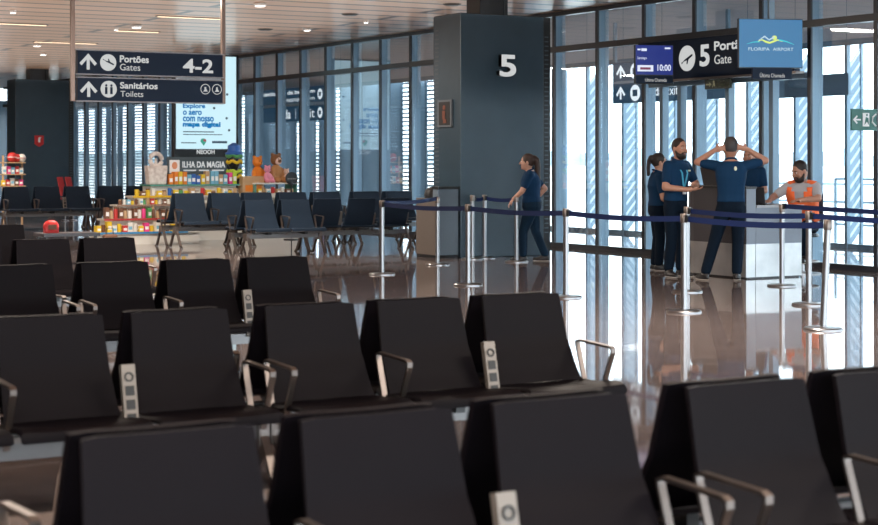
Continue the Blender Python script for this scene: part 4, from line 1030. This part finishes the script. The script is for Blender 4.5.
# goods
COL = {'orange': (0.75, 0.22, 0.02), 'yellow': (0.75, 0.52, 0.03), 'blue': (0.02, 0.12, 0.45), 'light blue': (0.18, 0.45, 0.62), 'red': (0.5, 0.03, 0.03), 'pink': (0.75, 0.05, 0.25), 'white': (0.75, 0.73, 0.68),
       'brown': (0.16, 0.07, 0.035), 'green': (0.08, 0.32, 0.10), 'tan': (0.50, 0.33, 0.18), 'black': (0.02, 0.02, 0.02), 'lime': (0.45, 0.65, 0.05)}
def cm_(c): return mat('goods_'+c.replace(' ', '_'), COL[c], 0.5)
ORD = ['first', 'second', 'third', 'fourth', 'fifth', 'sixth', 'seventh', 'eighth', 'ninth', 'tenth', 'eleventh', 'twelfth', 'thirteenth', 'fourteenth', 'fifteenth', 'sixteenth', 'seventeenth', 'eighteenth', 'nineteenth', 'twentieth']
def goods(kind, x, y, z, w_, h_, col, label, group):
    t = thing({'box': 'souvenir_box', 'jar': 'souvenir_jar', 'mug': 'souvenir_mug'}[kind], label, {'box': 'box', 'jar': 'jar', 'mug': 'mug'}[kind], (x, y, z), R.uniform(-0.15, 0.15), group)
    if kind == 'box':
        MB().bb(-w_/2, w_/2, -0.06, 0.06, 0, h_).build('carton', cm_(col), t, bevel=0.004)
        MB().bb(-w_*0.36, w_*0.36, -0.063, -0.06, h_*0.25, h_*0.6).build('front_label', M_white if col != 'white' else cm_('light blue'), t)
    elif kind == 'jar':
        MB().lathe([(w_*0.46, 0), (w_*0.5, 0.01), (w_*0.5, h_*0.72), (w_*0.36, h_*0.8)], n=14).build('glass', cm_(col), t, smooth=True)
        MB().lathe([(w_*0.4, h_*0.8), (w_*0.4, h_)], n=14).build('lid', cm_('brown') if col != 'brown' else cm_('tan'), t)
    else:
        MB().lathe([(w_*0.36, 0), (w_*0.4, 0.01), (w_*0.42, h_), (w_*0.36, h_), (w_*0.34, 0.02)], n=14).build('cup', cm_(col), t, smooth=True)
        MB().tube([(w_*0.4, 0, h_*0.8), (w_*0.62, 0, h_*0.7), (w_*0.62, 0, h_*0.35), (w_*0.4, 0, h_*0.2)], 0.008, 6).build('handle', cm_(col), t)
names = {'box': 'souvenir box', 'jar': 'souvenir jar', 'mug': 'souvenir mug'}
def fill(px0, px1, n, y, z, cols, kinds, hmin, hmax, where, group):
    for i in range(n):
        px = px0+(px1-px0)*(i+0.5)/n; w_ = (ux(px1, y)-ux(px0, y))/n*0.86
        col = cols[i % len(cols)]; k = kinds[i % len(kinds)]; hgt = hmin+(hmax-hmin)*R.random()
        goods(k, ux(px, y), y, z, min(w_, 0.2), hgt, col, '%s %s, %s from the left %s' % (col, names[k], ORD[i], where), group)
fill(168, 236, 15, YG+0.18, Z1, ['orange', 'orange', 'yellow', 'orange', 'light blue', 'blue', 'blue', 'yellow', 'tan', 'light blue', 'light blue', 'tan', 'light blue', 'pink', 'lime'], ['box'], 0.16, 0.25, 'on the top shelf of the gift stand', 'souvenirs on the top shelf of the gift stand')
fill(134, 238, 19, YG-0.12, Z2, ['yellow', 'brown', 'yellow', 'white', 'yellow', 'tan', 'blue', 'yellow', 'green', 'yellow', 'tan', 'white', 'red'], ['mug', 'box', 'jar'], 0.08, 0.14, 'on the second shelf of the gift stand', 'souvenirs on the second shelf of the gift stand')
fill(118, 186, 17, YG-0.36, Z3, ['brown', 'white', 'light blue', 'yellow', 'brown', 'white', 'green', 'tan', 'red', 'yellow', 'white'], ['jar', 'mug', 'box'], 0.08, 0.13, 'on the third shelf of the gift stand', 'souvenirs on the third shelf of the gift stand')
fill(104, 188, 18, YG-0.56, Z4, ['brown', 'tan', 'red', 'brown', 'tan', 'white', 'brown', 'white', 'pink', 'green', 'brown', 'tan'], ['box', 'jar', 'jar'], 0.14, 0.22, 'on the fourth shelf of the gift stand', 'souvenirs on the fourth shelf of the gift stand')
fill(95, 186, 17, YG-0.74, Z5, ['yellow', 'brown', 'yellow', 'white', 'yellow', 'red', 'white', 'white', 'yellow', 'pink', 'yellow', 'white'], ['box', 'mug', 'box'], 0.10, 0.19, 'on the lowest shelf of the gift stand', 'souvenirs on the lowest shelf of the gift stand')
# white basket sculpture with a ring handle
bs = thing('carved_figure', 'white carved block with a ring on top at the left end of the gift stand', 'sculpture', (ux(156, YG+0.25), YG+0.25, Z1))
zk = uZ(156, YG+0.25)
M_plas = mottle(mat('plaster', (0.7, 0.62, 0.58), 0.8), (0.5, 0.42, 0.38), (0.80, 0.74, 0.70), 14)
MB().prism([(-0.17, 0), (0.17, 0), (0.20, 0.35), (-0.20, 0.35)], -0.10, 0.10).build('block', M_plas, bs, bevel=0.02)
MB().tube([(0.115*math.cos(a), 0, 0.46+0.115*math.sin(a)) for a in [2*math.pi*k/20 for k in range(20)]], 0.040, 10, closed=True).build('ring', M_plas, bs, smooth=True)
MB().lathe([(0.02, 0.37), (0.028, 0.41), (0.022, 0.45), (0.026, 0.47), (0.008, 0.49)], n=12).build('small_figure', M_plas, bs, smooth=True)
# colourful headwear bust
bu = thing('display_bust', 'black display bust with a blue cap and yellow flower garlands on the gift stand', 'display bust', (ux(234, YG+0.3), YG+0.3, Z1), scale=1.4)
MB().lathe([(0.10, 0), (0.12, 0.06), (0.07, 0.16), (0.05, 0.20), (0.075, 0.25), (0.085, 0.33), (0.06, 0.40), (0.01, 0.42)], n=16).build('head', M_black, bu, smooth=True)
MB().lathe([(0.12, 0.40), (0.12, 0.42), (0.09, 0.44), (0.085, 0.52), (0.02, 0.56)], n=16).build('cap', cm_('blue'), bu, smooth=True)
for zz_, cc_ in ((0.10, 'yellow'), (0.17, 'lime'), (0.30, 'yellow'), (0.38, 'green')):
    MB().tube([(0.10*math.cos(a), 0.10*math.sin(a), zz_+0.015*math.sin(5*a)) for a in [2*math.pi*k/24 for k in range(24)]], 0.022, 6, closed=True).build('garland', cm_(cc_), bu)
bx = thing('cardboard_box', 'tan cardboard display box right of the bust on the gift stand', 'box', (ux(251, YG+0.1), YG+0.1, Z2+0.02))
MB().bb(-0.22, 0.22, -0.12, 0.12, 0, 0.33).build('carton', cm_('tan'), bx, bevel=0.005)
MB().bb(-0.17, 0.17, -0.125, -0.12, 0.04, 0.16).build('orange_panel', cm_('orange'), bx)
ph_ = MB()
def plush(label, px, body, headc, z, sc, y=YG+0.12, face=None):
    t = thing('plush_toy', label, 'plush toy', (ux(px, y), y, z), 0.3, 'plush toys on the gift stand', sc)
    mb = MB(); mb.ell((0, 0, 0.17), (0.13, 0.11, 0.17))
    for s in (-1, 1): mb.caps((s*0.09, -0.02, 0.24), (s*0.15, -0.08, 0.12), 0.05, 0.045); mb.caps((s*0.07, -0.06, 0.06), (s*0.10, -0.17, 0.05), 0.06, 0.055)
    link('body', remesh(mb, 'body', body, 0.014, 3), t)
    mb = MB(); mb.ell((0, 0, 0.42), (0.11, 0.10, 0.105)); mb.ell((0, -0.09, 0.395), (0.05, 0.04, 0.04))
    for s in (-1, 1): mb.ell((s*0.085, 0, 0.51), (0.042, 0.025, 0.042))
    link('head', remesh(mb, 'head', headc, 0.012, 3), t)
    if face: MB().ell((0, -0.055, 0.40), (0.075, 0.062, 0.075)).build('face', face, t, smooth=True)
    for s in (-1, 1): MB().ell((s*0.04, -0.108, 0.435), (0.012, 0.01, 0.012), None, 8, 6).build('eye', M_black, t)
    MB().ell((0, -0.13, 0.405), (0.016, 0.012, 0.012), None, 8, 6).build('nose', M_black, t)
ztoy = GZ(184, 270)+0.025
plush('orange plush toy leaning behind the pink one on the gift stand', 257.5, cm_('orange'), cm_('orange'), ztoy, 0.95, YG+0.28)
plush('pink plush toy in front of the two brown ones on the gift stand', 267.5, mat('plush_pink', (0.75, 0.28, 0.38), 0.9), mat('plush_pink', (0.75, 0.28, 0.38), 0.9), ztoy, 0.62, YG-0.02)
plush('large brown plush bear at the right end of the gift stand', 276, mat('plush_brown', (0.42, 0.20, 0.08), 0.9), mat('plush_head', (0.20, 0.09, 0.04), 0.9), ztoy, 1.05, YG+0.18, mat('plush_pale', (0.7, 0.5, 0.42), 0.9))
plush('small pale plush toy behind the round sign on the gift stand', 286.5, mat('plush_pale', (0.7, 0.5, 0.42), 0.9), mat('plush_pale', (0.7, 0.5, 0.42), 0.9), ztoy, 0.5, YG+0.1)
fill(256, 294, 8, YG+0.0, Z2+0.02, ['yellow', 'tan', 'white', 'red', 'tan', 'white', 'brown', 'tan'], ['box', 'mug'], 0.08, 0.14, 'under the plush toys of the gift stand', 'souvenirs under the plush toys')
rs_ = thing('round_sign', 'round black sign on a thin pole right of the gift stand', 'sign', (ux(291.5, 29.0), 29.0, 0))
zk = uZ(291.5, 29.0)
MB().lathe([(0.012, 0.02), (0.012, hz(185, zk))], n=10).build('pole', M_black, rs_)
MB().lathe([(0.15, 0), (0.15, 0.015), (0.02, 0.025)], n=20).build('base', M_black, rs_)
dd = MB(); disc(dd, 0, hz(178.5, zk), 0.125, -0.012, 0.012, 28); dd.build('disc', M_black, rs_)
mk = MB()
for k in range(5): mk.bb(-0.085+k*0.036, -0.085+k*0.036+0.022, -0.015, -0.012, hz(179.4, zk), hz(178, zk))
mk.build('small_marks', mat('dim_text', (0.25, 0.22, 0.2), 0.6), rs_)

# left background: rack with balls, red chair, low table with red bag
YK = 40.0
rk = thing('display_rack', 'low tan display rack with toys before the distant dark pillar', 'rack', (ux(12, YK), YK, 0))
for px in (3, 22): MB().bb(ux(px, YK)-ux(12, YK)-0.02, ux(px, YK)-ux(12, YK)+0.02, -0.02, 0.02, 0, 1.62).build('upright', cm_('tan'), rk)
for z in (0.9, 1.18, 1.46): MB().bb(ux(2, YK)-ux(12, YK), ux(23.5, YK)-ux(12, YK), -0.2, 0.2, z-0.025, z).build('shelf', cm_('tan'), rk)
for i, (px, c, r) in enumerate([(12, 'red', 0.12), (16.5, 'red', 0.10), (21.5, 'white', 0.10)]):
    b = thing('toy_ball', '%s ball on the top shelf of the display rack, %s from the left' % (c, ORD[i]), 'ball', (ux(px, YK), YK-0.02, 1.46), 0, 'balls on the display rack')
    MB().ell((0, 0, r), (r, r, r), None, 18, 12).build('ball', cm_(c), b, smooth=True); MB().tube([(r*1.005*math.cos(a), r*1.005*math.sin(a), r) for a in [2*math.pi*k/20 for k in range(20)]], 0.008, 6, closed=True).build('seam', M_white if c != 'white' else cm_('red'), b)
fill(2, 23, 5, YK-0.05, 1.18, ['white', 'pink', 'light blue', 'red', 'white'], ['box'], 0.14, 0.22, 'on the middle shelf of the display rack', 'boxes on the display rack')
fill(1, 23, 5, YK-0.05, 0.9, ['yellow', 'red', 'white', 'brown', 'pink'], ['box'], 0.12, 0.2, 'on the lower shelf of the display rack', 'boxes on the display rack')
YC = 41.0
for i, px in enumerate((64, 72)):
    rc = thing('red_chair', 'red slanted chair before the distant pillar, %s one' % ('left', 'right')[i], 'chair', (ux(px, YC), YC, 0), 0.3, 'red chairs by the distant pillar')
    r_ = Matrix.Rotation(-0.35, 3, 'X')
    MB().box((0, 0.1, 0.85), (0.17, 0.04, 0.5), r_).build('backrest', mat('dull_red', (0.30, 0.02, 0.025), 0.5), rc, bevel=0.01)
    MB().box((0, -0.12, 0.55), (0.17, 0.34, 0.05)).build('seat', MATS['dull_red'], rc, bevel=0.01)
    MB().lathe([(0.1, 0), (0.1, 0.02), (0.02, 0.03), (0.02, 0.53)], (0, -0.05, 0), 12).build('foot', M_steel, rc)
tq = D(67, 24.5)
tb = thing('low_table', 'low dark table with a red bag on it left of the gift stand', 'table', (tq.x, tq.y, 0))
MB().bb(-0.42, 0.42, -0.25, 0.25, 0.40, 0.45).build('table_top', M_desk, tb, bevel=0.005)
for a in (-0.36, 0.36):
    for b in (-0.2, 0.2): MB().bb(a-0.02, a+0.02, b-0.02, b+0.02, 0, 0.40).build('leg', M_black, tb)
bg_ = thing('red_bag', 'small red bag lying on the low dark table', 'bag', (ux(51, tq.y), tq.y, 0.45))
mb = MB(); mb.ell((0, 0, 0.09), (0.12, 0.07, 0.10)); mb.box((0, 0, 0.04), (0.20, 0.11, 0.08)); link('body', remesh(mb, 'body', M_red, 0.01, 3), bg_)
MB().tube([(-0.06, 0, 0.17), (-0.04, 0, 0.21), (0.04, 0, 0.21), (0.06, 0, 0.17)], 0.008, 6).build('handle', M_black, bg_)
MB().bb(-0.06, 0.06, -0.078, -0.066, 0.05, 0.12).build('front_patch', cm_('brown'), bg_)
bq = P(110, 236, 0.25)
bk = thing('brown_bag', 'small dark brown bag standing before the gift stand', 'bag', (bq.x, bq.y, 0))
MB().prism([(-0.14, 0), (0.14, 0), (0.11, 0.28), (-0.11, 0.28)], -0.07, 0.07).build('body', cm_('brown'), bk, bevel=0.02)
MB().tube([(-0.06, 0, 0.27), (-0.05, 0, 0.38), (0.05, 0, 0.38), (0.06, 0, 0.27)], 0.008, 6).build('handle', M_black, bk)

# railing and stair of the boarding bridge outside
def rail(label, x, y0, y1, z):
    t = thing('railing', label, 'railing', (x, (y0+y1)/2, -0.4), 0, 'railings outside the glazing')
    L = (y1-y0)/2
    for q in (z+0.4, z*0.62+0.4, z*0.25+0.4): MB().tube([(0, -L, q), (0, L, q)], 0.025, 8).build('bar', M_mull, t)
    for k in range(4):
        yy = -L+2*L*k/3; MB().tube([(0, yy, 0), (0, yy, z+0.4)], 0.03, 8).build('upright', M_mull, t)
rail('grey railing outside the right windows', 22.6, 17.5, 24.0, 1.15)
rail('farther grey railing outside the right windows', 25.2, 19.0, 30.0, 1.0)
stp = thing('outdoor_stair', 'grey stair with slanted rails outside the right windows', 'stair', (24.0, 21.0, -0.4))
for dx in (-0.4, 0.4):
    MB().tube([(dx, -1.6, 0.1), (dx, 1.6, 1.7)][::-1], 0.05, 8).build('stringer', M_mull, stp)
    MB().tube([(dx, -1.6, 0.8), (dx, 1.6, 2.4)][::-1], 0.03, 8).build('handrail', M_mull, stp)
    for k in range(4): MB().tube([(dx, -1.4+k*0.9, 0.0 if k == 0 else 0.2+0.45*k), (dx, -1.4+k*0.9, 0.9+0.45*k)], 0.02, 8).build('baluster', M_mull, stp)
for k in range(8): MB().box((0, -1.5+k*0.42, 0.15+k*0.21), (0.8, 0.26, 0.04)).build('tread', M_mull, stp)
MB().bb(-0.4, 0.4, 1.6, 2.2, 0, 1.7).build('landing', M_mull, stp)
